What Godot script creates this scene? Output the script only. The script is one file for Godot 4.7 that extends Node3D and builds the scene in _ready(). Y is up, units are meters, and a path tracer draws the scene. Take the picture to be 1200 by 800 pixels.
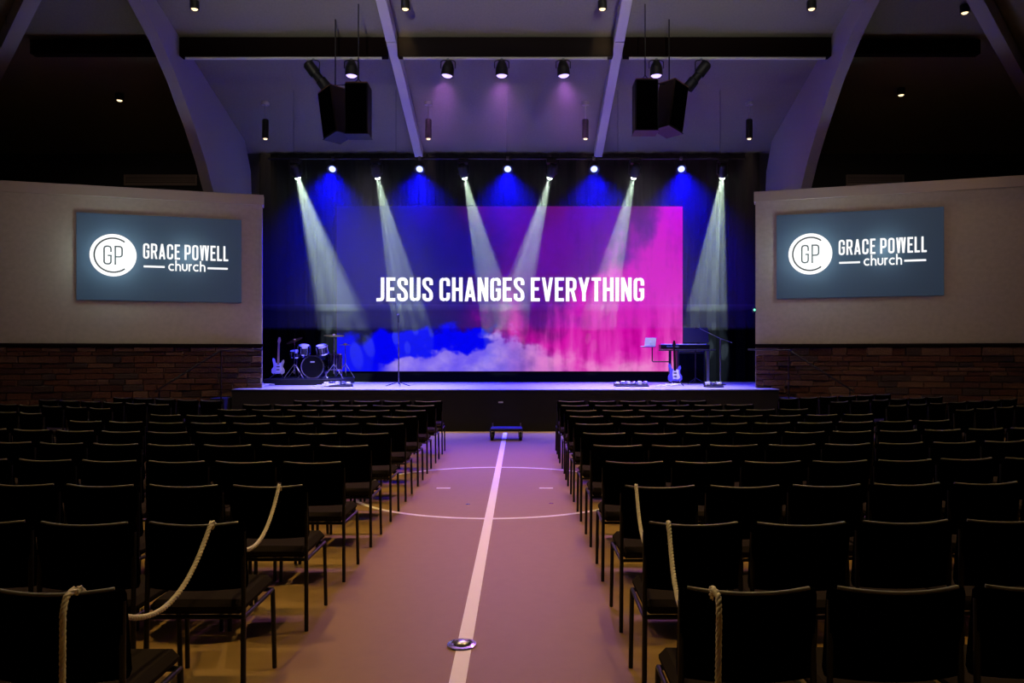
extends Node3D
# A worship hall: rows of black chairs, an aisle, a lit stage with a big screen, under a pyramid roof.
# Units are metres. x = right, y = up, the stage is towards -z; "d" below is the distance towards the stage (z = -d).

const XC := -0.32        # the hall's axis (centre of the aisle)
const EYE := 1.67

var taken := {}
var M := {}
var rng := RandomNumberGenerator.new()

# ------------------------------------------------------------------ lights and camera (first)
func set_camera_and_light():
	var cam := Camera3D.new()
	cam.name = "camera"
	cam.projection = Camera3D.PROJECTION_FRUSTUM
	cam.near = 0.05
	cam.far = 100.0
	cam.size = 2.0 * 0.05 * 400.0 / 900.0
	cam.frustum_offset = Vector2(-10.0 / 900.0 * 0.05, 13.0 / 900.0 * 0.05)
	cam.position = Vector3(0, EYE, 0)
	add_child(cam)
	cam.current = true
	var we := WorldEnvironment.new()
	we.name = "world_environment"
	var e := Environment.new()
	e.background_mode = Environment.BG_COLOR
	e.background_color = Color(0, 0, 0)
	e.tonemap_mode = Environment.TONE_MAPPER_LINEAR
	e.tonemap_exposure = 1.0
	e.sdfgi_enabled = true
	e.ssao_enabled = true
	e.ssil_enabled = true
	e.volumetric_fog_enabled = true
	e.volumetric_fog_density = 0.0
	we.environment = e
	add_child(we)

# energies of the lamps, all in one place; each lamp's light is made in its own builder
const E_HOUSE := 23.0         # amber house downlights over the seats
const E_CAN := 3.0            # small lit cans in the ceiling in view
const E_PENDANT := 1.2
const E_BEAM := 360.0          # each of the narrow rays of a moving head
const E_PAR := 78.0           # blue par cans
const E_SPOT := 100.0          # cans on the purlin: the outer two light the stage front
const E_AISLE := 32.0         # ... and the middle three the aisle, violet
const E_SIGN := 0.34
const E_WASH := 12.0          # dim washes on the two sign walls
const E_UP := 38.0            # neutral uplights on the middle of the roof
const LED_GLOW := 0.9
const HAZE := 0.028

# ------------------------------------------------------------------ names and tags
func numbered(n: String) -> String:
	if not taken.has(n):
		taken[n] = 0
		return n
	taken[n] += 1
	return "%s_%03d" % [n, taken[n]]

func tag(o: Node, label: String, category: String, group := "", kind := ""):
	if label != "": o.set_meta("label", label)
	if category != "": o.set_meta("category", category)
	if group != "": o.set_meta("group", group)
	if kind != "": o.set_meta("kind", kind)
	return o

func thing(called: String, label: String, category: String, at := Vector3.ZERO, yaw := 0.0, group := "") -> Node3D:
	var o := Node3D.new()
	o.name = numbered(called)
	add_child(o)
	o.position = at
	o.rotation.y = yaw
	tag(o, label, category, group)
	return o

func obj(called: String, st, m: Material, parent: Node = self, at := Vector3.ZERO) -> MeshInstance3D:
	var o := MeshInstance3D.new()
	var mesh: Mesh
	if st is SurfaceTool:
		st.generate_normals()
		mesh = st.commit()
	else:
		mesh = st
	o.mesh = mesh
	o.material_override = m
	o.name = numbered(called) if parent == self else called
	o.position = at
	parent.add_child(o, true)
	return o

func struct(called: String, st, m: Material, at := Vector3.ZERO) -> MeshInstance3D:
	var o := obj(called, st, m, self, at)
	o.set_meta("kind", "structure")
	return o

# ------------------------------------------------------------------ shapes
func S() -> SurfaceTool:
	var st := SurfaceTool.new()
	st.begin(Mesh.PRIMITIVE_TRIANGLES)
	st.set_smooth_group(-1)
	return st

func tri(st, a: Vector3, b: Vector3, c: Vector3):   # counter-clockwise seen from outside
	st.add_vertex(a); st.add_vertex(c); st.add_vertex(b)

func quad(st, a, b, c, d):
	tri(st, a, b, c); tri(st, a, c, d)

func face(st, pts: Array, ctr: Vector3):             # a face of a convex body round ctr
	var mid := Vector3.ZERO
	for p in pts: mid += p
	mid /= pts.size()
	var n: Vector3 = (pts[1] - pts[0]).cross(pts[2] - pts[0])
	var flip: bool = n.dot(mid - ctr) < 0
	for i in range(1, pts.size() - 1):
		if flip: tri(st, pts[0], pts[i + 1], pts[i])
		else: tri(st, pts[0], pts[i], pts[i + 1])

func box(st, c: Vector3, s: Vector3, ch := 0.0, b := Basis()):
	var h := s / 2.0
	if ch <= 0.0:
		for ax in 3:
			for sg in [-1, 1]:
				var u := (ax + 1) % 3
				var v := (ax + 2) % 3
				var pts := []
				for q in [[-1, -1], [1, -1], [1, 1], [-1, 1]]:
					var p := Vector3.ZERO
					p[ax] = sg * h[ax]; p[u] = q[0] * h[u]; p[v] = q[1] * h[v]
					pts.append(c + b * p)
				face(st, pts, c)
		return
	ch = minf(ch, minf(h.x, minf(h.y, h.z)) * 0.9)
	var vert := func(sx, sy, sz, ax) -> Vector3:
		var p := Vector3(sx * (h.x - ch), sy * (h.y - ch), sz * (h.z - ch))
		p[ax] += ch * [sx, sy, sz][ax]
		return c + b * p
	for ax in 3:
		for sg in [-1, 1]:
			var u := (ax + 1) % 3
			var v := (ax + 2) % 3
			var pts := []
			for q in [[-1, -1], [1, -1], [1, 1], [-1, 1]]:
				var g := [0, 0, 0]
				g[ax] = sg; g[u] = q[0]; g[v] = q[1]
				pts.append(vert.call(g[0], g[1], g[2], ax))
			face(st, pts, c)
	for ax in 3:                                   # edges along ax
		var u := (ax + 1) % 3
		var v := (ax + 2) % 3
		for su in [-1, 1]:
			for sv in [-1, 1]:
				var g := [0, 0, 0]
				g[u] = su; g[v] = sv
				var lo := g.duplicate(); lo[ax] = -1
				var hi := g.duplicate(); hi[ax] = 1
				face(st, [vert.call(lo[0], lo[1], lo[2], u), vert.call(hi[0], hi[1], hi[2], u), vert.call(hi[0], hi[1], hi[2], v), vert.call(lo[0], lo[1], lo[2], v)], c)
	for sx in [-1, 1]:
		for sy in [-1, 1]:
			for sz in [-1, 1]:
				face(st, [vert.call(sx, sy, sz, 0), vert.call(sx, sy, sz, 1), vert.call(sx, sy, sz, 2)], c)

func frame_of(t: Vector3, up: Vector3) -> Array:
	var a := up.cross(t)
	if a.length() < 0.01: a = Vector3.RIGHT.cross(t)
	if a.length() < 0.01: a = Vector3.FORWARD.cross(t)
	a = a.normalized()
	return [a, t.cross(a).normalized()]

func tube(st, pts: Array, r, sides := 8, caps := true):
	var n := pts.size()
	var rings := []
	var up := Vector3.UP
	for i in n:
		var t: Vector3 = (pts[mini(i + 1, n - 1)] - pts[maxi(i - 1, 0)]).normalized()
		var f := frame_of(t, up)
		up = f[1]
		var ri: float = r[i] if r is Array else r
		var ring := []
		for k in sides:
			var a := TAU * k / sides
			ring.append(pts[i] + (f[0] * cos(a) + f[1] * sin(a)) * ri)
		rings.append(ring)
	st.set_smooth_group(1)
	for i in n - 1:
		for k in sides:
			var k2 := (k + 1) % sides
			quad(st, rings[i][k], rings[i][k2], rings[i + 1][k2], rings[i + 1][k])
	st.set_smooth_group(-1)
	if caps:
		for i in range(1, sides - 1):
			tri(st, rings[0][0], rings[0][i + 1], rings[0][i])
			tri(st, rings[n - 1][0], rings[n - 1][i], rings[n - 1][i + 1])

# profile: [Vector2(radius, height)] from bottom to top, about y, then moved by xf
func lathe(st, prof: Array, sides := 20, xf := Transform3D(), smooth := false):
	var rings := []
	for p in prof:
		var ring := []
		for k in sides:
			var a := TAU * k / sides
			ring.append(xf * Vector3(cos(a) * p.x, p.y, -sin(a) * p.x))
		rings.append(ring)
	for i in prof.size() - 1:
		st.set_smooth_group(1 if smooth else 10 + i)
		for k in sides:
			var k2 := (k + 1) % sides
			if prof[i].x < 1e-5: tri(st, rings[i][k], rings[i + 1][k2], rings[i + 1][k])
			elif prof[i + 1].x < 1e-5: tri(st, rings[i][k], rings[i][k2], rings[i + 1][k])
			else: quad(st, rings[i][k], rings[i][k2], rings[i + 1][k2], rings[i + 1][k])
	st.set_smooth_group(-1)

# a flat outline (x, y) with thickness between z0 and z1, then moved by xf
func prism(st, poly: PackedVector2Array, z0: float, z1: float, xf := Transform3D()):
	if Geometry2D.is_polygon_clockwise(poly):
		poly = poly.duplicate(); poly.reverse()
	var idx := Geometry2D.triangulate_polygon(poly)
	for i in range(0, idx.size(), 3):
		var a := poly[idx[i]]
		var b := poly[idx[i + 1]]
		var c := poly[idx[i + 2]]
		if (b - a).cross(c - a) < 0:
			var t := b; b = c; c = t
		tri(st, xf * Vector3(a.x, a.y, z1), xf * Vector3(b.x, b.y, z1), xf * Vector3(c.x, c.y, z1))
		tri(st, xf * Vector3(a.x, a.y, z0), xf * Vector3(c.x, c.y, z0), xf * Vector3(b.x, b.y, z0))
	for i in poly.size():
		var a := poly[i]
		var b := poly[(i + 1) % poly.size()]
		quad(st, xf * Vector3(a.x, a.y, z0), xf * Vector3(b.x, b.y, z0), xf * Vector3(b.x, b.y, z1), xf * Vector3(a.x, a.y, z1))

func ring_flat(st, r0: float, r1: float, y0: float, y1: float, a0 := 0.0, a1 := TAU, n := 96, ctr := Vector3.ZERO):
	for i in n:
		var p := a0 + (a1 - a0) * i / n
		var q := a0 + (a1 - a0) * (i + 1) / n
		var dp := Vector3(cos(p), 0, -sin(p))
		var dq := Vector3(cos(q), 0, -sin(q))
		var t := Vector3(0, y1, 0)
		quad(st, ctr + dp * r0 + t, ctr + dp * r1 + t, ctr + dq * r1 + t, ctr + dq * r0 + t)
		quad(st, ctr + dp * r1 + Vector3(0, y0, 0), ctr + dq * r1 + Vector3(0, y0, 0), ctr + dq * r1 + t, ctr + dp * r1 + t)
		quad(st, ctr + dq * r0 + Vector3(0, y0, 0), ctr + dp * r0 + Vector3(0, y0, 0), ctr + dp * r0 + t, ctr + dq * r0 + t)

# y axis of the result points along dir
func along(at: Vector3, dir: Vector3) -> Transform3D:
	var y := dir.normalized()
	var f := frame_of(y, Vector3.UP if absf(y.y) < 0.95 else Vector3.FORWARD)
	return Transform3D(Basis(f[0], y, f[0].cross(y)), at)

# ------------------------------------------------------------------ lettering, drawn from strokes
func rounded(p: Array, r: float, closed := false, n := 5) -> Array:
	var res := []
	var m := p.size()
	for i in m:
		if not closed and (i == 0 or i == m - 1):
			res.append(p[i]); continue
		var a: Vector2 = p[(i - 1 + m) % m]
		var b: Vector2 = p[i]
		var c: Vector2 = p[(i + 1) % m]
		var rr := minf(r, minf((a - b).length(), (c - b).length()) * 0.5)
		var s := b + (a - b).normalized() * rr
		var e := b + (c - b).normalized() * rr
		for k in n + 1:
			var t := float(k) / n
			res.append(s.lerp(b, t).lerp(b.lerp(e, t), t))
	return res

func stroke(st, p: Array, w: float, sc: Vector2, off: Vector2, z1: float, closed := false):
	var m := p.size()
	var L := []
	var R := []
	for i in m:
		var a: Vector2 = p[(i - 1 + m) % m] if closed or i > 0 else p[i]
		var c: Vector2 = p[(i + 1) % m] if closed or i < m - 1 else p[i]
		var b: Vector2 = p[i]
		var t1: Vector2 = (b - a).normalized()
		var t2: Vector2 = (c - b).normalized()
		if t1 == Vector2.ZERO: t1 = t2
		if t2 == Vector2.ZERO: t2 = t1
		var n1 := Vector2(-t1.y, t1.x)
		var n2 := Vector2(-t2.y, t2.x)
		var n := (n1 + n2).normalized()
		n *= w / 2.0 / maxf(n.dot(n1), 0.4)
		L.append(b + n); R.append(b - n)
	var v := func(q: Vector2, z: float) -> Vector3: return Vector3(q.x * sc.x + off.x, q.y * sc.y + off.y, z)
	for i in (m if closed else m - 1):
		var j := (i + 1) % m
		quad(st, v.call(R[i], z1), v.call(R[j], z1), v.call(L[j], z1), v.call(L[i], z1))
		quad(st, v.call(L[i], z1), v.call(L[j], z1), v.call(L[j], 0.0), v.call(L[i], 0.0))
		quad(st, v.call(R[j], z1), v.call(R[i], z1), v.call(R[i], 0.0), v.call(R[j], 0.0))

func arc2(c: Vector2, r: float, a0: float, a1: float, n := 14) -> Array:
	var res := []
	for i in n + 1:
		var a := deg_to_rad(lerpf(a0, a1, float(i) / n))
		res.append(c + Vector2(cos(a), sin(a)) * r)
	return res

# [width, [[points, closed], ...], [quads]]
func glyph(ch: String, s: float) -> Array:
	var w := 0.40
	var l := s / 2
	var r := w - l
	var t := 1.0 - l
	var b := l
	var rad := 0.15
	var k := []
	var q := []
	var bar := func(x0, x1, y): k.append([[Vector2(x0, y), Vector2(x1, y)], false])
	var post := func(x, y0, y1): k.append([[Vector2(x, y0), Vector2(x, y1)], false])
	var curve := func(pts, closed = false): k.append([rounded(pts, rad, closed), closed])
	match ch:
		"J":
			w = 0.30; r = w - l
			curve.call([Vector2(r, 1), Vector2(r, b), Vector2(0, b)])
		"E":
			w = 0.34
			post.call(l, 0, 1); bar.call(0, w, t); bar.call(0, w - 0.04, 0.52); bar.call(0, w, b)
		"S":
			curve.call([Vector2(r, 0.68), Vector2(r, t), Vector2(l, t), Vector2(l, 0.64), Vector2(r, 0.40), Vector2(r, b), Vector2(l, b), Vector2(l, 0.32)])
		"U":
			curve.call([Vector2(l, 1), Vector2(l, b), Vector2(r, b), Vector2(r, 1)])
		"C":
			curve.call([Vector2(r, 0.64), Vector2(r, t), Vector2(l, t), Vector2(l, b), Vector2(r, b), Vector2(r, 0.36)])
		"G":
			curve.call([Vector2(r, 0.66), Vector2(r, t), Vector2(l, t), Vector2(l, b), Vector2(r, b), Vector2(r, 0.48)])
			bar.call(w * 0.52, w, 0.48)
		"O":
			curve.call([Vector2(l, b), Vector2(r, b), Vector2(r, t), Vector2(l, t)], true)
		"H":
			post.call(l, 0, 1); post.call(r, 0, 1); bar.call(l, r, 0.5)
		"I":
			w = s
			post.call(l, 0, 1)
		"L":
			w = 0.32
			post.call(l, 0, 1); bar.call(0, w, b)
		"T":
			w = 0.36
			post.call(w / 2, 0, t); bar.call(0, w, t)
		"P":
			post.call(l, 0, 1)
			curve.call([Vector2(l, t), Vector2(r, t), Vector2(r, 0.42), Vector2(l, 0.42)])
		"R":
			post.call(l, 0, 1)
			curve.call([Vector2(l, t), Vector2(r, t), Vector2(r, 0.48), Vector2(l, 0.48)])
			q.append([Vector2(0.17, 0.48), Vector2(0.17 + s, 0.48), Vector2(w + 0.01, 0), Vector2(w + 0.01 - s, 0)])
		"A":
			w = 0.42
			var h := w / 2
			q.append([Vector2(0, 0), Vector2(s * 0.95, 0), Vector2(h + s * 0.5, 1), Vector2(h - s * 0.5, 1)])
			q.append([Vector2(w - s * 0.95, 0), Vector2(w, 0), Vector2(h + s * 0.5, 1), Vector2(h - s * 0.5, 1)])
			bar.call(0.09, w - 0.09, 0.24)
		"V":
			w = 0.42
			var h := w / 2
			q.append([Vector2(h - s * 0.5, 0), Vector2(h + s * 0.5, 0), Vector2(s * 0.95, 1), Vector2(0, 1)])
			q.append([Vector2(h - s * 0.5, 0), Vector2(h + s * 0.5, 0), Vector2(w, 1), Vector2(w - s * 0.95, 1)])
		"N":
			post.call(l, 0, 1); post.call(r, 0, 1)
			q.append([Vector2(r - l, 0), Vector2(w, 0), Vector2(s, 1), Vector2(0, 1)])
		"W":
			w = 0.60
			for x in [0.0, 0.3]:
				q.append([Vector2(x + 0.15 - s * 0.5, 0), Vector2(x + 0.15 + s * 0.5, 0), Vector2(x + s * 0.9, 1), Vector2(x, 1)])
				q.append([Vector2(x + 0.15 - s * 0.5, 0), Vector2(x + 0.15 + s * 0.5, 0), Vector2(x + 0.3, 1), Vector2(x + 0.3 - s * 0.9, 1)])
		"Y":
			w = 0.42
			var h := w / 2
			post.call(h, 0, 0.45)
			q.append([Vector2(h - s * 0.5, 0.36), Vector2(h + s * 0.5, 0.36), Vector2(s, 1), Vector2(0, 1)])
			q.append([Vector2(h - s * 0.5, 0.36), Vector2(h + s * 0.5, 0.36), Vector2(w, 1), Vector2(w - s, 1)])
		" ":
			w = 0.10
		"c":
			w = 0.52
			k.append([arc2(Vector2(0.30, 0.30), 0.24, 48, 312), false])
		"h":
			w = 0.50
			post.call(0.07, 0.0, 0.88)
			k.append([arc2(Vector2(0.25, 0.35), 0.18, 180, 0) + [Vector2(0.43, 0.0)], false])
		"u":
			w = 0.50
			k.append([[Vector2(0.07, 0.60)] + arc2(Vector2(0.25, 0.25), 0.18, 180, 360) + [Vector2(0.43, 0.60)], false])
		"r":
			w = 0.32
			post.call(0.07, 0.0, 0.60)
			k.append([arc2(Vector2(0.27, 0.35), 0.20, 180, 85), false])
	return [w, k, q]

func write(st, text: String, at: Vector2, width: float, height: float, s := 0.13, gap := 0.075, depth := 0.006):
	var total := -gap
	for ch in text: total += glyph(ch, s)[0] + gap
	var sc := Vector2(width / total, height)
	var x := 0.0
	for ch in text:
		var g := glyph(ch, s)
		var off := Vector2(at.x + x * sc.x, at.y)
		for k in g[1]: stroke(st, k[0], s, sc, off, depth, k[1])
		for q in g[2]:
			var p := PackedVector2Array()
			for v in q: p.append(v * sc + off)
			prism(st, p, 0.0, depth)
		x += g[0] + gap

# ------------------------------------------------------------------ materials
func mat(c: Color, rough := 0.7, metal := 0.0) -> StandardMaterial3D:
	var m := StandardMaterial3D.new()
	m.albedo_color = c
	m.roughness = rough
	m.metallic = metal
	return m

func glow(c: Color, e: float) -> StandardMaterial3D:
	var m := mat(Color(0.02, 0.02, 0.02), 0.5)
	m.emission_enabled = true
	m.emission = c
	m.emission_energy_multiplier = e
	return m

func noise_tex(freq: float, lo: Color, hi: Color, sd: int, size := 512, normal := false, bump := 4.0) -> NoiseTexture2D:
	var t := NoiseTexture2D.new()
	var n := FastNoiseLite.new()
	n.seed = sd
	n.frequency = freq
	n.fractal_octaves = 5
	t.noise = n
	t.width = size; t.height = size
	t.seamless = true
	t.generate_mipmaps = false
	if normal:
		t.as_normal_map = true
		t.bump_strength = bump
	else:
		var g := Gradient.new()
		g.set_color(0, lo); g.set_color(1, hi)
		t.color_ramp = g
	return t

func triplanar(m: StandardMaterial3D, scale: float):
	m.uv1_triplanar = true
	m.uv1_world_triplanar = true
	m.uv1_scale = Vector3.ONE * scale

func make_materials():
	M.fabric = mat(Color(0.016, 0.016, 0.017), 1.0)
	M.fabric.normal_enabled = true
	M.fabric.normal_texture = noise_tex(0.2, Color.BLACK, Color.WHITE, 3, 256, true, 3.0)
	triplanar(M.fabric, 3.0)
	M.fabric.metallic_specular = 0.0
	M.piping = mat(Color(0.46, 0.46, 0.47), 0.35)
	M.chair_steel = mat(Color(0.05, 0.05, 0.055), 0.5, 0.0)
	M.floor = mat(Color.WHITE, 0.55)
	M.floor.albedo_texture = noise_tex(0.02, Color(0.555, 0.445, 0.255), Color(0.575, 0.465, 0.27), 5, 1024)
	M.floor.roughness = 0.5
	M.floor.metallic_specular = 0.35
	triplanar(M.floor, 0.35)
	M.line = mat(Color(0.95, 0.94, 0.93), 0.5)
	M.plaster = mat(Color.WHITE, 0.9)
	M.plaster.albedo_texture = noise_tex(0.03, Color(0.70, 0.66, 0.60), Color(0.76, 0.72, 0.66), 8)
	triplanar(M.plaster, 0.5)
	M.cap = mat(Color(0.74, 0.69, 0.63), 0.8)
	M.ceiling = mat(Color.WHITE, 0.95)
	M.ceiling.albedo_texture = noise_tex(0.05, Color(0.50, 0.49, 0.43), Color(0.55, 0.54, 0.47), 9)
	triplanar(M.ceiling, 0.6)
	M.rafter = mat(Color(0.80, 0.79, 0.78), 0.7)
	M.arch = mat(Color(0.62, 0.60, 0.60), 0.8)
	M.dark_wood = mat(Color(0.08, 0.05, 0.05), 0.9)
	M.dark_wood.metallic_specular = 0.1
	M.seat_cloth = mat(Color(0.17, 0.15, 0.15), 1.0)
	M.seat_cloth.metallic_specular = 0.0
	M.curtain = mat(Color(0.03, 0.03, 0.05), 1.0)
	M.curtain.metallic_specular = 0.0
	M.black = mat(Color(0.05, 0.05, 0.055), 0.6)
	M.black_gloss = mat(Color(0.03, 0.03, 0.035), 0.3)
	M.side_dark = mat(Color(0.24, 0.24, 0.24), 0.95)
	M.stage_front = mat(Color(0.05, 0.05, 0.06), 0.9)
	M.stage_floor = mat(Color(0.66, 0.65, 0.65), 0.45)
	M.stage_floor.normal_enabled = true
	M.stage_floor.normal_texture = noise_tex(0.08, Color.BLACK, Color.WHITE, 12, 256, true, 2.0)
	triplanar(M.stage_floor, 1.0)
	M.chrome = mat(Color(0.85, 0.85, 0.88), 0.2, 1.0)
	M.steel = mat(Color(0.55, 0.55, 0.58), 0.35, 1.0)
	M.white_plastic = mat(Color(0.88, 0.88, 0.90), 0.5)
	M.rope = mat(Color(0.90, 0.88, 0.84), 0.85)
	M.speaker = mat(Color(0.07, 0.06, 0.07), 0.8)
	M.speaker_brown = mat(Color(0.17, 0.085, 0.08), 0.8)
	M.plywood = mat(Color(0.50, 0.33, 0.20), 0.7)
	M.rubber = mat(Color(0.04, 0.04, 0.04), 0.8)
	M.light_body = mat(Color(0.06, 0.06, 0.065), 0.5)
	M.guitar_white = mat(Color(0.78, 0.77, 0.86), 0.3)
	M.guitar_blue = mat(Color(0.30, 0.28, 0.66), 0.3)
	M.maple = mat(Color(0.72, 0.58, 0.40), 0.5)
	M.brass = mat(Color(0.80, 0.66, 0.34), 0.3, 1.0)
	M.shell = mat(Color(0.12, 0.12, 0.16), 0.25)
	M.drumhead = mat(Color(0.85, 0.85, 0.88), 0.6)
	M.text = glow(Color(1, 1, 1), 1.15)
	M.sign_text = glow(Color(1, 1, 1), 1.1)
	M.sign_panel = mat(Color(0.30, 0.38, 0.46), 0.6)
	M.sign_panel.emission_enabled = true
	M.sign_panel.emission = Color(0.16, 0.26, 0.36)
	M.sign_panel.emission_energy_multiplier = 0.28
	M.sign_ink = mat(Color(0.16, 0.17, 0.18), 0.9)
	M.lens_warm = glow(Color(1.0, 0.86, 0.66), 2.2)
	M.lens_beam = glow(Color(0.92, 1.0, 0.93), 12.0)
	M.lens_blue = glow(Color(0.62, 0.68, 1.0), 3.0)
	M.lens_violet = glow(Color(0.75, 0.66, 1.0), 2.2)
	M.green_led = glow(Color(0.45, 1.0, 0.72), 2.5)
	M.stones = []
	var tones := [Color(0.34, 0.21, 0.16), Color(0.40, 0.25, 0.18), Color(0.30, 0.17, 0.14), Color(0.45, 0.32, 0.24), Color(0.26, 0.19, 0.17), Color(0.38, 0.22, 0.15), Color(0.50, 0.38, 0.30)]
	var grain := noise_tex(0.06, Color(0.72, 0.72, 0.72), Color(1, 1, 1), 21, 256)
	var rough := noise_tex(0.05, Color.BLACK, Color.WHITE, 22, 256, true, 6.0)
	for c in tones:
		var m := mat(c, 0.9)
		m.albedo_texture = grain
		m.normal_enabled = true
		m.normal_texture = rough
		triplanar(m, 1.6)
		M.stones.append(m)

# ------------------------------------------------------------------ the room
func roof_h(x: float, d: float) -> float:      # underside of the pyramid roof
	return 7.03 + 0.294 * minf(minf(20.7 - d, 15.0 - absf(x - XC)), d + 9.3)

func slab_wall(a: Vector2, b: Vector2, y0: float, y1: float, th: float):   # a, b in (x, d); thickness to the right of a->b
	var st := S()
	var u := (b - a).normalized()
	var n := Vector2(u.y, -u.x) * th
	var p := [a, b, b + n, a + n]
	var ctr := Vector3((a.x + b.x + n.x) / 2, (y0 + y1) / 2, -(a.y + b.y + n.y) / 2)
	var lo := []
	var hi := []
	for q in p:
		lo.append(Vector3(q.x, y0, -q.y)); hi.append(Vector3(q.x, y1, -q.y))
	face(st, lo, ctr); face(st, hi, ctr)
	for i in 4:
		var j := (i + 1) % 4
		face(st, [lo[i], lo[j], hi[j], hi[i]], ctr)
	return st

func build_room():
	var st := S()
	box(st, Vector3(XC, -0.15, -5.7), Vector3(32, 0.3, 32))
	var floor_node := struct("floor", st, M.floor)
	# painted lines of the games court, 1 mm of paint
	st = S()
	box(st, Vector3(XC, 0.0015, -7.2), Vector3(0.085, 0.003, 17.6))
	obj("centre_line", st, M.line, floor_node)
	st = S()
	ring_flat(st, 1.70, 1.755, 0.0, 0.003, 0.0, TAU, 128, Vector3(XC, 0, -9.45))
	obj("centre_circle", st, M.line, floor_node)
	for x in [-0.95, 0.315]:
		st = S()
		box(st, Vector3(x, 0.0015, -9.46), Vector3(0.17, 0.003, 0.05))
		obj("tape_mark", st, M.line, floor_node)
	for p in [Vector2(-0.58, 8.45), Vector2(0.34, 8.5)]:
		st = S()
		lathe(st, [Vector2(0.025, 0), Vector2(0.025, 0.004), Vector2(0, 0.004)], 12)
		obj("floor_socket", st, M.chrome, floor_node, Vector3(p.x, 0, -p.y))

	# pyramid roof: inner and outer skins, joined at the eaves
	st = S()
	var hw := 15.0
	var dc := 5.7
	var apex := Vector3(XC, 7.03 + 0.294 * hw, -dc)
	var cor := [Vector3(XC - hw, 7.03, -dc - hw), Vector3(XC + hw, 7.03, -dc - hw), Vector3(XC + hw, 7.03, -dc + hw), Vector3(XC - hw, 7.03, -dc + hw)]
	var up := Vector3(0, 0.3, 0)
	for i in 4:
		var a: Vector3 = cor[i]
		var b: Vector3 = cor[(i + 1) % 4]
		tri(st, a, b, apex)
		tri(st, b + up, a + up, apex + up)
		quad(st, a, a + up, b + up, b)
	struct("ceiling", st, M.ceiling)

	# outer walls
	struct("wall_back", slab_wall(Vector2(-15.5, 20.7), Vector2(14.9, 20.7), 0, 7.2, -0.3), M.side_dark)
	struct("wall_side_left", slab_wall(Vector2(XC - 15, -9.5), Vector2(XC - 15, 20.9), 0, 7.2, -0.3), M.side_dark)
	struct("wall_side_right", slab_wall(Vector2(XC + 15, -9.5), Vector2(XC + 15, 20.9), 0, 7.2, 0.3), M.side_dark)
	struct("wall_rear", slab_wall(Vector2(-15.5, -9.3), Vector2(14.9, -9.3), 0, 7.2, 0.3), M.side_dark)

	# the two low walls beside the stage, with stone below and a cap on top
	low_wall("wall_left", Vector2(-5.72, 17.0), Vector2(-0.9577, -0.2881), 9.6, 5.13)
	low_wall("wall_right", Vector2(5.2, 17.0), Vector2(0.9507, -0.3104), 9.6, 5.2)
	# returns of those walls beside the stage, back to the rear wall
	struct("wall_stage_left", slab_wall(Vector2(-5.76, 17.14), Vector2(-7.1, 20.7), 0, 5.0, -0.2), M.curtain)
	struct("wall_stage_right", slab_wall(Vector2(5.24, 17.14), Vector2(6.5, 20.7), 0, 5.0, 0.2), M.curtain)
	# black drape across the back of the stage
	st = S()
	var fold := PackedVector2Array()
	for i in 241:
		fold.append(Vector2(-7.0 + 13.4 * i / 240.0, 0.045 * sin(i * 0.9) + 0.012 * sin(i * 2.3)))
	for i in 240:
		var a := fold[i]
		var b := fold[i + 1]
		for sg in [0.0, -0.02]:
			var p := [Vector3(a.x, 0.9, -20.58 + a.y + sg), Vector3(b.x, 0.9, -20.58 + b.y + sg), Vector3(b.x, 7.0, -20.58 + b.y + sg), Vector3(a.x, 7.0, -20.58 + a.y + sg)]
			if sg == 0.0: quad(st, p[0], p[1], p[2], p[3])
			else: quad(st, p[1], p[0], p[3], p[2])
	var drape := obj("stage_curtain", st, M.curtain)
	tag(drape, "black pleated curtain hanging across the back of the stage behind the big screen", "curtain")

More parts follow.
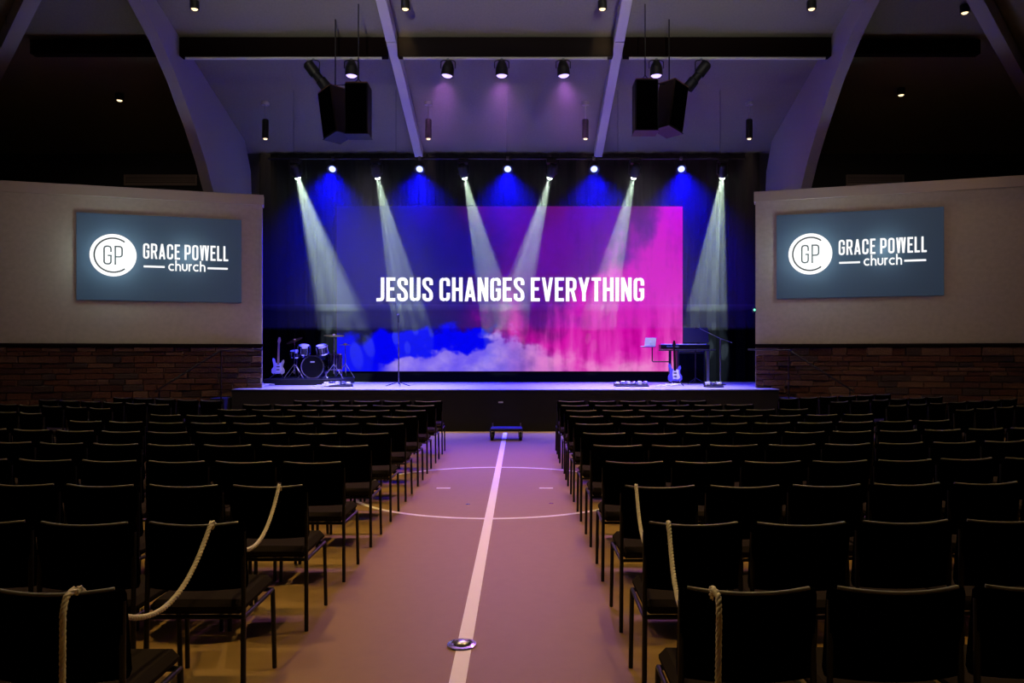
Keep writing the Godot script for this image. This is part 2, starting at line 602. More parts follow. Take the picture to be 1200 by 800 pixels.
func low_wall(called: String, corner: Vector2, dir: Vector2, length: float, top: float):
	var toward := Vector2(dir.y, -dir.x)                 # towards the audience (smaller d)
	if toward.y > 0: toward = -toward
	var at := func(u: float, h: float, n: float) -> Vector3:
		var p: Vector2 = corner + dir * u + toward * n
		return Vector3(p.x, h, -p.y)
	var slab := func(u0, u1, y0, y1, n0, n1, st):
		var p := [at.call(u0, y0, n0), at.call(u1, y0, n0), at.call(u1, y0, n1), at.call(u0, y0, n1), at.call(u0, y1, n0), at.call(u1, y1, n0), at.call(u1, y1, n1), at.call(u0, y1, n1)]
		var c := Vector3.ZERO
		for v in p: c += v / 8.0
		for f in [[0, 1, 2, 3], [4, 5, 6, 7], [0, 1, 5, 4], [1, 2, 6, 5], [2, 3, 7, 6], [3, 0, 4, 7]]:
			face(st, [p[f[0]], p[f[1]], p[f[2]], p[f[3]]], c)
	var st := S()
	slab.call(0.0, length, 0.0, top, -0.3, 0.0, st)
	var w := struct(called, st, M.plaster)
	st = S()
	slab.call(-0.03, length, top - 0.2, top + 0.02, -0.33, 0.045, st)
	obj("wall_cap", st, M.cap, w)
	st = S()
	slab.call(-0.02, length, 1.80, 1.86, 0.0, 0.13, st)
	obj("stone_ledge", st, M.dark_wood, w)
	# ledge stone, laid in uneven courses
	var y := 0.02
	var course := 0
	while y < 1.78:
		var h := rng.randf_range(0.085, 0.15)
		if y + h > 1.70: h = 1.795 - y
		var u := rng.randf_range(-0.25, 0.0)
		while u < 5.35:
			var l := rng.randf_range(0.22, 0.62)
			var u0 := maxf(u, 0.0)
			if u + l > 0.05:
				st = S()
				var proud := rng.randf_range(0.045, 0.10)
				var ch := 0.012
				var p0 := [at.call(u0 + 0.006, y + 0.005, 0.0), at.call(u + l - 0.006, y + 0.005, 0.0), at.call(u + l - 0.006, y + h - 0.005, 0.0), at.call(u0 + 0.006, y + h - 0.005, 0.0)]
				var lean := rng.randf_range(-0.012, 0.012)
				var p1 := [at.call(u0 + 0.006, y + 0.005, proud - ch), at.call(u + l - 0.006, y + 0.005, proud - ch), at.call(u + l - 0.006, y + h - 0.005, proud - ch), at.call(u0 + 0.006, y + h - 0.005, proud - ch)]
				var p2 := [at.call(u0 + 0.006 + ch, y + 0.005 + ch, proud + lean), at.call(u + l - 0.006 - ch, y + 0.005 + ch, proud - lean), at.call(u + l - 0.006 - ch, y + h - 0.005 - ch, proud - lean), at.call(u0 + 0.006 + ch, y + h - 0.005 - ch, proud + lean)]
				var c: Vector3 = (p0[0] + p0[2] + p1[0] + p1[2]) / 4.0
				face(st, p2, c)
				for i in 4:
					var j := (i + 1) % 4
					face(st, [p0[i], p0[j], p1[j], p1[i]], c)
					face(st, [p1[i], p1[j], p2[j], p2[i]], c)
				var tone: int = 6 if y > 1.6 and rng.randf() < 0.7 else rng.randi() % 6
				obj("stone", st, M.stones[tone], w)
			u += l
		y += h
		course += 1

# ------------------------------------------------------------------ roof timbers
func build_roof_frame():
	# big laminated arches beside the stage, in planes along the hall
	var prof := [Vector2(20.57, 0.0), Vector2(20.57, 5.88), Vector2(20.5, 6.5), Vector2(20.06, 7.2), Vector2(15.5, 8.54), Vector2(12.98, 9.27),
		Vector2(12.98, 8.76), Vector2(13.7, 8.6), Vector2(14.56, 8.33), Vector2(15.38, 7.92), Vector2(16.15, 7.38), Vector2(17.0, 6.62), Vector2(17.55, 6.05), Vector2(18.04, 5.4), Vector2(18.45, 4.6), Vector2(18.8, 3.4), Vector2(18.95, 2.0), Vector2(19.0, 0.0)]
	var poly := PackedVector2Array()
	for p in prof: poly.append(p)
	for s in [-1, 1]:
		var st := S()
		var x: float = XC + s * 6.88 + (-0.24 if s < 0 else 0.0)
		# outline is (d, h): turn so that d runs to -z
		prism(st, poly, 0.0, 0.24, Transform3D(Basis(Vector3(0, 0, -1), Vector3(0, 1, 0), Vector3(1, 0, 0)), Vector3(x, 0, 0)))
		var a := obj("arch_beam", st, M.arch)
		tag(a, "big curved grey arch rising above the %s sign wall" % ["left", "right"][(s + 1) / 2], "arch")
	# hip rafters at the corners
	for s in [-1, 1]:
		var st := S()
		var p0 := Vector3(XC + s * 14.8, 7.03 - 0.26 + 0.06, -20.4)
		var p1 := Vector3(XC + s * 1.0, 7.03 + 0.294 * 14.0 - 0.26, -6.7)
		var t := (p1 - p0).normalized()
		var side := t.cross(Vector3.UP).normalized()
		box(st, (p0 + p1) / 2, Vector3(0.26, 0.36, (p1 - p0).length()), 0.0, Basis(side, side.cross(-t).normalized() * -1.0 if false else (-t).cross(side), -t))
		var a := obj("hip_rafter", st, M.arch)
		tag(a, "diagonal grey hip beam in the %s upper corner of the roof" % ["left", "right"][(s + 1) / 2], "beam")
	# slim pale rafters down the middle slope
	for s in [-1, 1]:
		var st := S()
		var x: float = XC + s * 2.38
		var p0 := Vector3(x, roof_h(x, 20.45) - 0.142, -20.45)
		var p1 := Vector3(x, roof_h(x, 8.7) - 0.142, -8.7)
		var mid := p0.lerp(p1, (20.45 - 16.05) / 11.75)
		var t := (p1 - p0).normalized()
		var b := Basis(Vector3.RIGHT, t.cross(Vector3.RIGHT), t)
		var r := thing("rafter", "slim pale rafter on the ceiling slope, %s of the middle" % ["left", "right"][(s + 1) / 2], "beam")
		box(st, p0.lerp(mid, 0.5), Vector3(0.21, 0.26, (mid - p0).length() - 0.015), 0.01, b)
		obj("lower_length", st, M.rafter, r)
		st = S()
		box(st, mid.lerp(p1, 0.5), Vector3(0.21, 0.26, (p1 - mid).length() - 0.015), 0.01, b)
		obj("upper_length", st, M.rafter, r)
	# dark purlin across the slope, in three lengths between arches and rafters, with a pale conduit below
	var d := 16.25
	var y := roof_h(0, d) - 0.034
	var pl := thing("purlin", "dark timber purlin crossing the ceiling slope with a pale conduit beneath it", "beam")
	var xs := [XC - 6.86, XC - 2.49, XC - 2.27, XC + 2.27, XC + 2.49, XC + 6.86]
	for i in [0, 2, 4]:
		var st := S()
		box(st, Vector3((xs[i] + xs[i + 1]) / 2, y - 0.2, -d), Vector3(xs[i + 1] - xs[i], 0.40, 0.2), 0.008)
		obj("timber_length", st, M.dark_wood, pl)
		st = S()
		tube(st, [Vector3(xs[i] + 0.12, y - 0.435, -d + 0.06), Vector3(xs[i + 1] - 0.12, y - 0.435, -d + 0.06)], 0.032, 8)
		obj("conduit", st, M.rafter, pl)
	for s in [-1, 1]:
		var st := S()
		var x0: float = XC + s * 7.14
		var x1: float = XC + s * 10.0
		box(st, Vector3((x0 + x1) / 2, y - 0.2, -d), Vector3(absf(x1 - x0), 0.3, 0.2), 0.008)
		var a := obj("side_purlin", st, M.dark_wood)
		tag(a, "dark purlin in the shadowed roof bay outside the %s arch" % ["left", "right"][(s + 1) / 2], "beam")
	# pale vents high on the back wall, above the sign walls
	for p in [[-10.65, -8.7, "long pale vent high on the dark wall above the left sign wall"], [8.75, 10.3, "long pale vent high on the dark wall above the right sign wall"]]:
		var v := thing("wall_vent", p[2], "vent", Vector3((p[0] + p[1]) / 2, 6.3, -20.66))
		var st := S()
		var w: float = p[1] - p[0]
		box(st, Vector3(0, 0.13, 0.03), Vector3(w, 0.03, 0.06), 0.005)
		box(st, Vector3(0, -0.13, 0.03), Vector3(w, 0.03, 0.06), 0.005)
		box(st, Vector3(-w / 2 + 0.015, 0, 0.03), Vector3(0.03, 0.24, 0.06), 0.005)
		box(st, Vector3(w / 2 - 0.015, 0, 0.03), Vector3(0.03, 0.24, 0.06), 0.005)
		obj("frame", st, M.cap, v)
		for k in 4:
			st = S()
			box(st, Vector3(0, -0.085 + 0.057 * k, 0.025), Vector3(w - 0.06, 0.045, 0.008), 0.0, Basis(Vector3.RIGHT, 0.5))
			obj("slat", st, M.cap, v)

# ------------------------------------------------------------------ lamps
func spot(parent: Node, at: Vector3, dir: Vector3, c: Color, e: float, angle: float, blend: float, size := 0.05):
	var l := SpotLight3D.new()
	l.name = "lamp"
	parent.add_child(l, true)
	l.position = at
	var up := Vector3.UP if absf(dir.normalized().y) < 0.98 else Vector3.FORWARD
	l.basis = Basis.looking_at(dir, up)
	l.light_color = c
	l.light_energy = e
	l.spot_angle = angle
	l.spot_angle_attenuation = blend
	l.spot_range = 40.0
	l.spot_attenuation = 2.0
	l.light_size = size
	l.shadow_enabled = true
	return l

func build_lamps():
	# cans in the ceiling: those in view, then the same rows going on over the seats
	var cans := [[-10.35, 15.6, "first small ceiling light from the left, beside the left hip beam"], [-6.45, 15.2, "small ceiling light just inside the left arch"], [-2.28, 15.2, "small ceiling light just inside the left slim rafter"],
		[1.62, 15.2, "small ceiling light just inside the right slim rafter"], [5.76, 15.2, "small ceiling light just inside the right arch"], [8.85, 15.3, "small ceiling light beside the right hip beam"],
		[-9.45, 18.1, "lone ceiling light in the dark bay left of the left arch"], [8.87, 17.9, "lone ceiling light in the dark bay right of the right arch"]]
	for c in cans:
		var h := roof_h(c[0], c[1])
		var t := thing("ceiling_light", c[2], "ceiling light", Vector3(c[0], h - 0.19, -c[1]), 0, "small ceiling cans")
		can_light(t, Color(1.0, 0.80, 0.55), E_CAN, 0.07)
	var house := []
	for x in [-3.6, 3.0]:
		for d in [6.4, 10.2]:
			house.append([x, d])
	for c in house:
		var h := roof_h(c[0], c[1])
		var t := thing("house_light", "warm house light over the %s of the %s seats" % [{6.4: "rear half", 10.2: "front half"}[c[1]], "left" if c[0] < 0 else "right"], "ceiling light", Vector3(c[0], h - 0.255, -c[1]), 0, "warm house lights")
		var st := S()
		lathe(st, [Vector2(0.0, 0.21), Vector2(0.12, 0.21), Vector2(0.14, 0.0), Vector2(0.12, 0.0), Vector2(0.11, 0.06), Vector2(0, 0.06)], 20)
		obj("housing", st, M.light_body, t)
		st = S()
		lathe(st, [Vector2(0, 0.02), Vector2(0.105, 0.02), Vector2(0.105, 0.05), Vector2(0, 0.05)], 20)
		obj("lens", st, M.lens_warm, t)
		spot(t, Vector3(0, -0.01, 0), Vector3(0, -1, 0), Color(1.0, 0.82, 0.50), E_HOUSE, 50, 0.8, 0.04)
	# uplights on the middle of the roof, hung behind the camera's view
	for x in [XC - 2.9, XC + 2.9]:
		var d := 7.0
		var h := roof_h(x, d)
		var t := thing("roof_uplight", "neutral uplight hung below the roof %s of the middle" % ("left" if x < XC else "right"), "uplight", Vector3(x, h - 3.0, -d))
		var dir := Vector3(0, 0.62, -1).normalized()
		var xf := along(Vector3.ZERO, dir)
		var st := S()
		lathe(st, [Vector2(0, -0.14), Vector2(0.12, -0.12), Vector2(0.14, 0.06), Vector2(0.12, 0.06), Vector2(0.11, 0.0), Vector2(0, 0.0)], 18, xf)
		obj("housing", st, M.light_body, t)
		st = S()
		lathe(st, [Vector2(0, 0.01), Vector2(0.105, 0.01), Vector2(0.105, 0.03), Vector2(0, 0.03)], 18, xf)
		obj("lens", st, M.lens_warm, t)
		st = S()
		tube(st, [Vector3(0, -0.1, 0.1), Vector3(0, 0.3, 0.2), Vector3(0, roof_h(x, d - 0.2) - h + 3.0 - 0.005, 0.2)], 0.015, 6)
		obj("stem", st, M.light_body, t)
		spot(t, dir * 0.1, dir, Color(1.0, 0.97, 0.93), E_UP, 40, 0.8, 0.1)
	# dim washes on the sign walls
	for s in [-1, 1]:
		var x: float = XC + s * 4.6
		var d := 6.6
		var h := roof_h(x, d)
		var t := thing("wall_wash", "dim wash lamp hung below the roof, aimed at the %s sign wall" % ("left" if s < 0 else "right"), "wash light", Vector3(x, h - 1.2, -d))
		var dir := (Vector3(XC + s * 7.6, 3.4, -16.4) - t.position).normalized()
		var xf := along(Vector3.ZERO, dir)
		var st := S()
		lathe(st, [Vector2(0, -0.14), Vector2(0.12, -0.12), Vector2(0.14, 0.06), Vector2(0.12, 0.06), Vector2(0.11, 0.0), Vector2(0, 0.0)], 18, xf)
		obj("housing", st, M.light_body, t)
		st = S()
		lathe(st, [Vector2(0, 0.01), Vector2(0.105, 0.01), Vector2(0.105, 0.03), Vector2(0, 0.03)], 18, xf)
		obj("lens", st, M.lens_warm, t)
		st = S()
		tube(st, [Vector3(0, 0.05, 0.1), Vector3(0, 1.2 + roof_h(x, d - 0.1) - h - 0.005, 0.1)], 0.015, 6)
		obj("stem", st, M.light_body, t)
		spot(t, dir * 0.1, dir, Color(1.0, 0.85, 0.78), E_WASH, 24, 1.0, 0.1)
	# slim pendants over the stage edge
	var pend := [[311, "slim cylinder pendant nearest the left arch"], [502, "slim cylinder pendant beside the left slim rafter"], [686, "slim cylinder pendant beside the right slim rafter"], [878, "slim cylinder pendant nearest the right arch"]]
	for p in pend:
		var d := 18.5
		var x: float = (p[0] - 610.0) * d / 900.0
		var top := roof_h(x, d)
		var t := thing("pendant_light", p[1], "pendant light", Vector3(x, 6.82, -d), 0, "slim cylinder pendants")
		var st := S()
		lathe(st, [Vector2(0.07, 0.0), Vector2(0.078, 0.01), Vector2(0.078, 0.44), Vector2(0.07, 0.46), Vector2(0, 0.46)], 18)
		obj("cylinder", st, M.light_body, t)
		st = S()
		tube(st, [Vector3(0, 0.455, 0), Vector3(0, top - 6.82 - 0.01, 0)], 0.012, 6)
		obj("stem", st, M.arch, t)
		st = S()
		lathe(st, [Vector2(0, top - 6.82 - 0.05), Vector2(0.09, top - 6.82 - 0.05), Vector2(0.10, top - 6.82 + 0.02), Vector2(0, top - 6.82 + 0.02)], 16)
		obj("canopy", st, M.arch, t)
		st = S()
		lathe(st, [Vector2(0, -0.03), Vector2(0.035, -0.022), Vector2(0.05, 0.0), Vector2(0, 0.005)], 16)
		obj("lens", st, M.lens_warm, t)
		spot(t, Vector3(0, -0.04, 0), Vector3(0, -1, 0), Color(1.0, 0.85, 0.75), E_PENDANT, 20, 0.8)

func can_light(t: Node3D, c: Color, e: float, r: float):
	var st := S()
	lathe(st, [Vector2(0, 0.16), Vector2(r * 1.3, 0.16), Vector2(r * 1.3, 0.0), Vector2(r, 0.0), Vector2(r, 0.03), Vector2(0, 0.03)], 18)
	obj("housing", st, M.light_body, t)
	st = S()
	lathe(st, [Vector2(0, -0.02), Vector2(r * 0.6, -0.012), Vector2(r * 0.92, 0.01), Vector2(0, 0.02)], 18)
	obj("lens", st, M.lens_warm, t)
	spot(t, Vector3(0, -0.03, 0), Vector3(0, -1, 0), c, e, 22, 0.9)

func yoke(t: Node, r: float, drop: float):
	var st := S()
	for s in [-1, 1]:
		tube(st, [Vector3(s * r, -drop, 0), Vector3(s * r, -0.06, 0), Vector3(s * r * 0.7, -0.03, 0), Vector3(0, -0.02, 0)], 0.012, 6)
	obj("yoke", st, M.light_body, t)

func build_purlin_spots():
	var d := 16.19
	var y := roof_h(0, d) - 0.50
	var all := [[412, 0.0, 0.0, "black can spotlight below the purlin, beside the left hung speaker"], [525, -0.12, -0.1, "black can spotlight below the purlin, first right of the left slim rafter"], [588, 0.0, 0.12, "black can spotlight below the middle of the purlin"],
		[660, 0.08, 0.1, "black can spotlight below the purlin, first left of the right slim rafter"], [769, 0.0, 0.0, "black can spotlight below the purlin, beside the right hung speaker"]]
	for a in all:
		var x: float = (a[0] - 610.0) * d / 900.0
		var t := thing("can_spotlight", a[3], "spotlight", Vector3(x, y, -d), 0, "can spotlights below the purlin")
		yoke(t, 0.15, 0.2)
		var st := S()
		box(st, Vector3(0, 0.0, 0), Vector3(0.06, 0.05, 0.06), 0.008)
		obj("clamp", st, M.steel, t)
		var dir := Vector3(a[1], -1, 0.05).normalized()
		st = S()
		var xf := along(Vector3(0, -0.2, 0), dir)
		lathe(st, [Vector2(0, -0.15), Vector2(0.07, -0.15), Vector2(0.10, -0.09), Vector2(0.13, 0.0), Vector2(0.135, 0.17), Vector2(0.125, 0.17), Vector2(0.12, 0.13), Vector2(0, 0.13)], 20, xf)
		obj("can", st, M.light_body, t)
		st = S()
		lathe(st, [Vector2(0, 0.14), Vector2(0.118, 0.14), Vector2(0.09, 0.172), Vector2(0, 0.185)], 20, xf)
		obj("lens", st, M.lens_violet, t)
		if absf(a[0] - 590.0) > 100.0:
			spot(t, Vector3(0, -0.2, 0) + dir * 0.2, Vector3(0.05 if x < XC else -0.05, -1, -0.17), Color(0.95, 0.90, 1.0), E_SPOT, 28, 1.0, 0.08)
		else:
			spot(t, Vector3(0, -0.2, 0) + dir * 0.2, Vector3(a[1] * 0.3, -1, 0.84), Color(0.84, 0.49, 0.95), E_AISLE, 28, 1.0, 0.08)
	var long := [[372, 1.0, "long black profile spotlight tilted towards the middle, by the left hung speaker"], [817, -1.0, "long black profile spotlight tilted towards the middle, by the right hung speaker"]]
	for a in long:
		var x: float = (a[0] - 610.0) * d / 900.0
		var t := thing("profile_spotlight", a[2], "spotlight", Vector3(x - a[1] * 0.08, y, -d), 0, "long profile spotlights")
		var st := S()
		box(st, Vector3(0, 0.0, 0), Vector3(0.06, 0.05, 0.06), 0.008)
		obj("clamp", st, M.steel, t)
		yoke(t, 0.12, 0.24)
		var dir := Vector3(a[1] * 0.62, -0.78, -0.2).normalized()
		var xf := along(Vector3(0, -0.26, 0), dir)
		st = S()
		lathe(st, [Vector2(0, -0.22), Vector2(0.08, -0.22), Vector2(0.115, -0.18), Vector2(0.12, 0.08), Vector2(0, 0.08)], 18, xf)
		obj("lamp_house", st, M.light_body, t)
		st = S()
		lathe(st, [Vector2(0, 0.08), Vector2(0.09, 0.08), Vector2(0.09, 0.2), Vector2(0.115, 0.22), Vector2(0.12, 0.44), Vector2(0.105, 0.44), Vector2(0.1, 0.36), Vector2(0, 0.36)], 18, xf)
		obj("lens_barrel", st, M.light_body, t)

func build_truss():
	var d := 18.0
	var y := 6.22
	var t := thing("lighting_bar", "long black lighting bar hung across the stage front carrying blue and white lamps", "lighting bar", Vector3(XC, y, -d))
	var st := S()
	tube(st, [Vector3(-5.6, 0, 0), Vector3(5.6, 0, 0)], 0.03, 10)
	obj("pipe", st, M.light_body, t)
	for x in [-5.0, -2.6, 0.0, 2.6, 5.0]:
		st = S()
		tube(st, [Vector3(x, 0.0, 0), Vector3(x, roof_h(XC + x, d) - y - 0.005, 0)], 0.004, 6)
		obj("drop_rod", st, M.light_body, t)
	# blue par cans, face out over the seats
	var pars := [390, 492, 595, 696, 798]
	var which := ["blue par lamp at the left end of the lighting bar", "blue par lamp between the two leftmost inner beams", "blue par lamp at the middle of the lighting bar", "blue par lamp between the two rightmost inner beams", "blue par lamp at the right end of the lighting bar"]
	for i in 5:
		var x: float = (pars[i] - 610.0) * d / 900.0
		var p := thing("par_light", which[i], "stage light", Vector3(x, y, -d), 0, "blue par lamps on the lighting bar")
		yoke(p, 0.13, 0.24)
		st = S()
		box(st, Vector3(0, 0, 0), Vector3(0.07, 0.08, 0.08), 0.01)
		obj("clamp", st, M.steel, p)
		var dir := Vector3(0, -0.66, 0.75).normalized()
		var xf := along(Vector3(0, -0.24, 0.02), dir)
		st = S()
		lathe(st, [Vector2(0, -0.12), Vector2(0.09, -0.12), Vector2(0.12, -0.08), Vector2(0.125, 0.06), Vector2(0.118, 0.06), Vector2(0.11, 0.03), Vector2(0, 0.03)], 20, xf)
		obj("housing", st, M.light_body, p)
		st = S()
		lathe(st, [Vector2(0, 0.035), Vector2(0.078, 0.035), Vector2(0.06, 0.062), Vector2(0, 0.07)], 20, xf, false)
		obj("lens", st, M.lens_blue, p)
		spot(p, Vector3(0, -0.24, 0.02) + dir * 0.1, Vector3(0, -1, 0.18), Color(0.03, 0.02, 1.0), E_PAR, 52, 1.0, 0.08)
	# moving heads with white beams
	var heads := [347, 441, 543, 646, 744, 847]
	var feet := [403.0, 483.0, 588.0, 596.0, 700.0, 826.0]
	var spread := [9.5, 7.2, 7.2, 7.2, 7.2, 8.4]
	var say := ["moving head light at the far left throwing a wide pale beam", "moving head light second from the left, its beam falling behind the word JESUS", "moving head light third from the left, left side of the beam V", "moving head light fourth from the left, right side of the beam V", "moving head light fifth from the left, its beam crossing the magenta", "moving head light at the far right throwing a pale beam beside the screen"]
	for i in 6:
		var x: float = (heads[i] - 610.0) * d / 900.0
		var h := thing("moving_head", say[i], "stage light", Vector3(x, y, -d), 0, "moving heads on the lighting bar")
		st = S()
		box(st, Vector3(0, -0.08, 0), Vector3(0.24, 0.1, 0.22), 0.015)
		obj("base", st, M.light_body, h)
		for s in [-1, 1]:
			st = S()
			box(st, Vector3(s * 0.125, -0.24, 0), Vector3(0.03, 0.26, 0.1), 0.01)
			obj("arm", st, M.light_body, h)
		var aim := Vector3((feet[i] - 610.0) * 20.25 / 900.0, EYE + 30.0 * 20.25 / 900.0, -20.25)
		var at := Vector3(0, -0.33, 0)
		var dir := (aim - (h.position + at)).normalized()
		var xf := along(at, dir)
		st = S()
		lathe(st, [Vector2(0, -0.2), Vector2(0.07, -0.2), Vector2(0.1, -0.15), Vector2(0.11, 0.03), Vector2(0.09, 0.11), Vector2(0.075, 0.11), Vector2(0.075, -0.18), Vector2(0, -0.18)], 20, xf)
		obj("head", st, M.light_body, h)
		st = S()
		lathe(st, [Vector2(0.0, -0.17), Vector2(0.05, -0.17), Vector2(0.065, 0.1), Vector2(0.062, 0.14), Vector2(0.04, 0.165), Vector2(0, 0.172)], 20, xf)
		obj("lens", st, M.lens_beam, h)
		# a split prism: a fan of narrow rays
		var right := dir.cross(Vector3.UP).normalized()
		var upv := right.cross(dir)
		var half: float = spread[i]
		rng.seed = 50 + i
		var rays := []
		for k in 6:
			rays.append(Vector2(lerpf(-0.78, 0.78, k / 5.0) + rng.randf_range(-0.09, 0.09), rng.randf_range(-0.55, 0.55)))
		for r in rays:
			var dd: Vector3 = (dir + right * tan(deg_to_rad(half)) * r.x + upv * tan(deg_to_rad(half)) * r.y).normalized()
			spot(h, at - dir * 0.13, dd, Color(0.88, 1.0, 0.90), E_BEAM * 1.5, half * rng.randf_range(0.12, 0.24), 0.6, 0.01)
		spot(h, at - dir * 0.13, dir, Color(0.88, 1.0, 0.90), E_BEAM * 0.6, half, 0.25, 0.02)

# ------------------------------------------------------------------ the screen and the signs
func led_picture() -> Image:
	var w := 768
	var h := 366
	var img := Image.create(w, h, false, Image.FORMAT_RGB8)
	var n1 := FastNoiseLite.new(); n1.seed = 4; n1.frequency = 0.006; n1.fractal_octaves = 5
	var n2 := FastNoiseLite.new(); n2.seed = 9; n2.frequency = 0.02; n2.fractal_octaves = 4
	var dark_l := Color(0.06, 0.04, 0.27)
	var purple := Color(0.40, 0.02, 0.44)
	var magenta := Color(0.86, 0.0, 0.68)
	var blue := Color(0.01, 0.01, 1.0)
	var lav := Color(0.62, 0.50, 0.98)
	var pink := Color(0.98, 0.52, 0.84)
	for j in h:
		for i in w:
			var u := float(i) / w
			var v := float(j) / h
			var a := n1.get_noise_2d(i, j)
			var streak := n2.get_noise_2d(i * 1.4, j * 0.22)
			var fine := n2.get_noise_2d(i * 2.0 + 500, j * 2.0)
			var c := dark_l.lerp(purple, smoothstep(0.22, 0.62, u + a * 0.15))
			# magenta swells from the right
			var edge := 0.80 - 0.27 * smoothstep(0.30, 0.62, v) + 0.10 * (1.0 - smoothstep(0.0, 0.3, v)) - 0.12 * smoothstep(0.86, 1.0, u)
			c = c.lerp(magenta, smoothstep(edge - 0.05, edge + 0.16, u + a * 0.22 + streak * 0.05))
			# blue bank at the lower left
			var top := 0.72 + 0.06 * sin(u * 9.0 + 0.5) + a * 0.20
			var inb := smoothstep(top - 0.015, top + 0.05, v) * (1.0 - smoothstep(0.42, 0.55, u + a * 0.06))
			c = c.lerp(blue, inb)
			# bright cloud along the bottom, billowing up in the middle
			var b := n2.get_noise_2d(i * 0.55 + 90, j * 0.75)
			var ct := 1.0 - 0.20 * exp(-pow((u - 0.50) / 0.17, 2.0)) - 0.09 * exp(-pow((u - 0.27) / 0.13, 2.0)) - 0.17 * smoothstep(0.55, 1.0, u)
			var cl := smoothstep(ct - 0.015, ct + 0.035 + 0.13 * smoothstep(0.55, 0.75, u), v + a * 0.05 + b * 0.09 + streak * 0.03)
			cl *= smoothstep(0.10, 0.17, u)
			var cloud := lav.lerp(pink, smoothstep(0.42, 0.75, u + b * 0.1)).lightened(0.25 * clampf(b + 0.2, 0.0, 1.0))
			c = c.lerp(cloud, cl * (0.82 + 0.2 * b))
			# drips and veils of lighter paint in the magenta
			var mg := smoothstep(0.55, 0.75, u + v * 0.12)
			c = c.lerp(pink, clampf(mg * smoothstep(0.5, 1.0, v + streak * 0.2) * (0.35 + 0.35 * streak), 0.0, 0.6))
			c = c.lerp(pink, 0.45 * smoothstep(0.88, 1.0, u + streak * 0.03) * smoothstep(0.25, 0.75, v))
			c = c.darkened(clampf(-0.16 * streak * mg - 0.06 * fine, 0.0, 1.0))
			img.set_pixel(i, j, c)
	return img

func build_screen():
	var x0 := -4.84
	var x1 := 4.275
	var y0 := 1.175
	var y1 := 5.52
	var d := 20.25
	var t := thing("led_wall", "wide screen at the back of the stage showing blue and magenta clouds with white words", "screen", Vector3((x0 + x1) / 2, 0.89, -d))
	var st := S()
	var w := x1 - x0
	var h := y1 - y0
	var yc := (y0 + y1) / 2 - 0.89
	box(st, Vector3(0, yc, -0.07), Vector3(w + 0.04, h + 0.04, 0.13), 0.006)
	obj("cabinet", st, M.curtain, t)
	st = S()
	box(st, Vector3(0, (y0 - 0.89) / 2 - 0.012, -0.09), Vector3(w - 0.1, y0 - 0.89 - 0.03, 0.14), 0.006)
	obj("base", st, M.curtain, t)
	var q := QuadMesh.new()
	q.size = Vector2(w, h)
	var m := mat(Color(0.025, 0.025, 0.025), 1.0)
	m.metallic_specular = 0.0
	m.emission_enabled = true
	m.emission = Color.WHITE
	m.emission_operator = BaseMaterial3D.EMISSION_OP_MULTIPLY
	m.emission_texture = ImageTexture.create_from_image(led_picture())
	m.emission_energy_multiplier = LED_GLOW
	obj("display", q, m, t, Vector3(0, yc, 0.004))
	st = S()
	write(st, "JESUS CHANGES EVERYTHING", Vector2(-3.80 - (x0 + x1) / 2, 3.02 - 0.89), 7.06, 0.63, 0.135, 0.07, 0.004)
	obj("lettering", st, M.text, t, Vector3(0, 0, 0.006))
	# the light that the panel throws into the hall: blue half, magenta half
	for k in 2:
		var l := AreaLight3D.new()
		l.name = "lamp"
		t.add_child(l, true)
		l.area_size = Vector2(w / 2 - 0.1, h - 0.1)
		l.position = Vector3((-0.25 if k == 0 else 0.25) * w, yc, 0.03)
		l.rotation.y = PI                 # faces the seats
		l.light_color = Color(0.35, 0.25, 1.0) if k == 0 else Color(0.95, 0.25, 0.85)
		l.light_energy = 0.4
		l.shadow_enabled = true
		l.area_range = 40.0

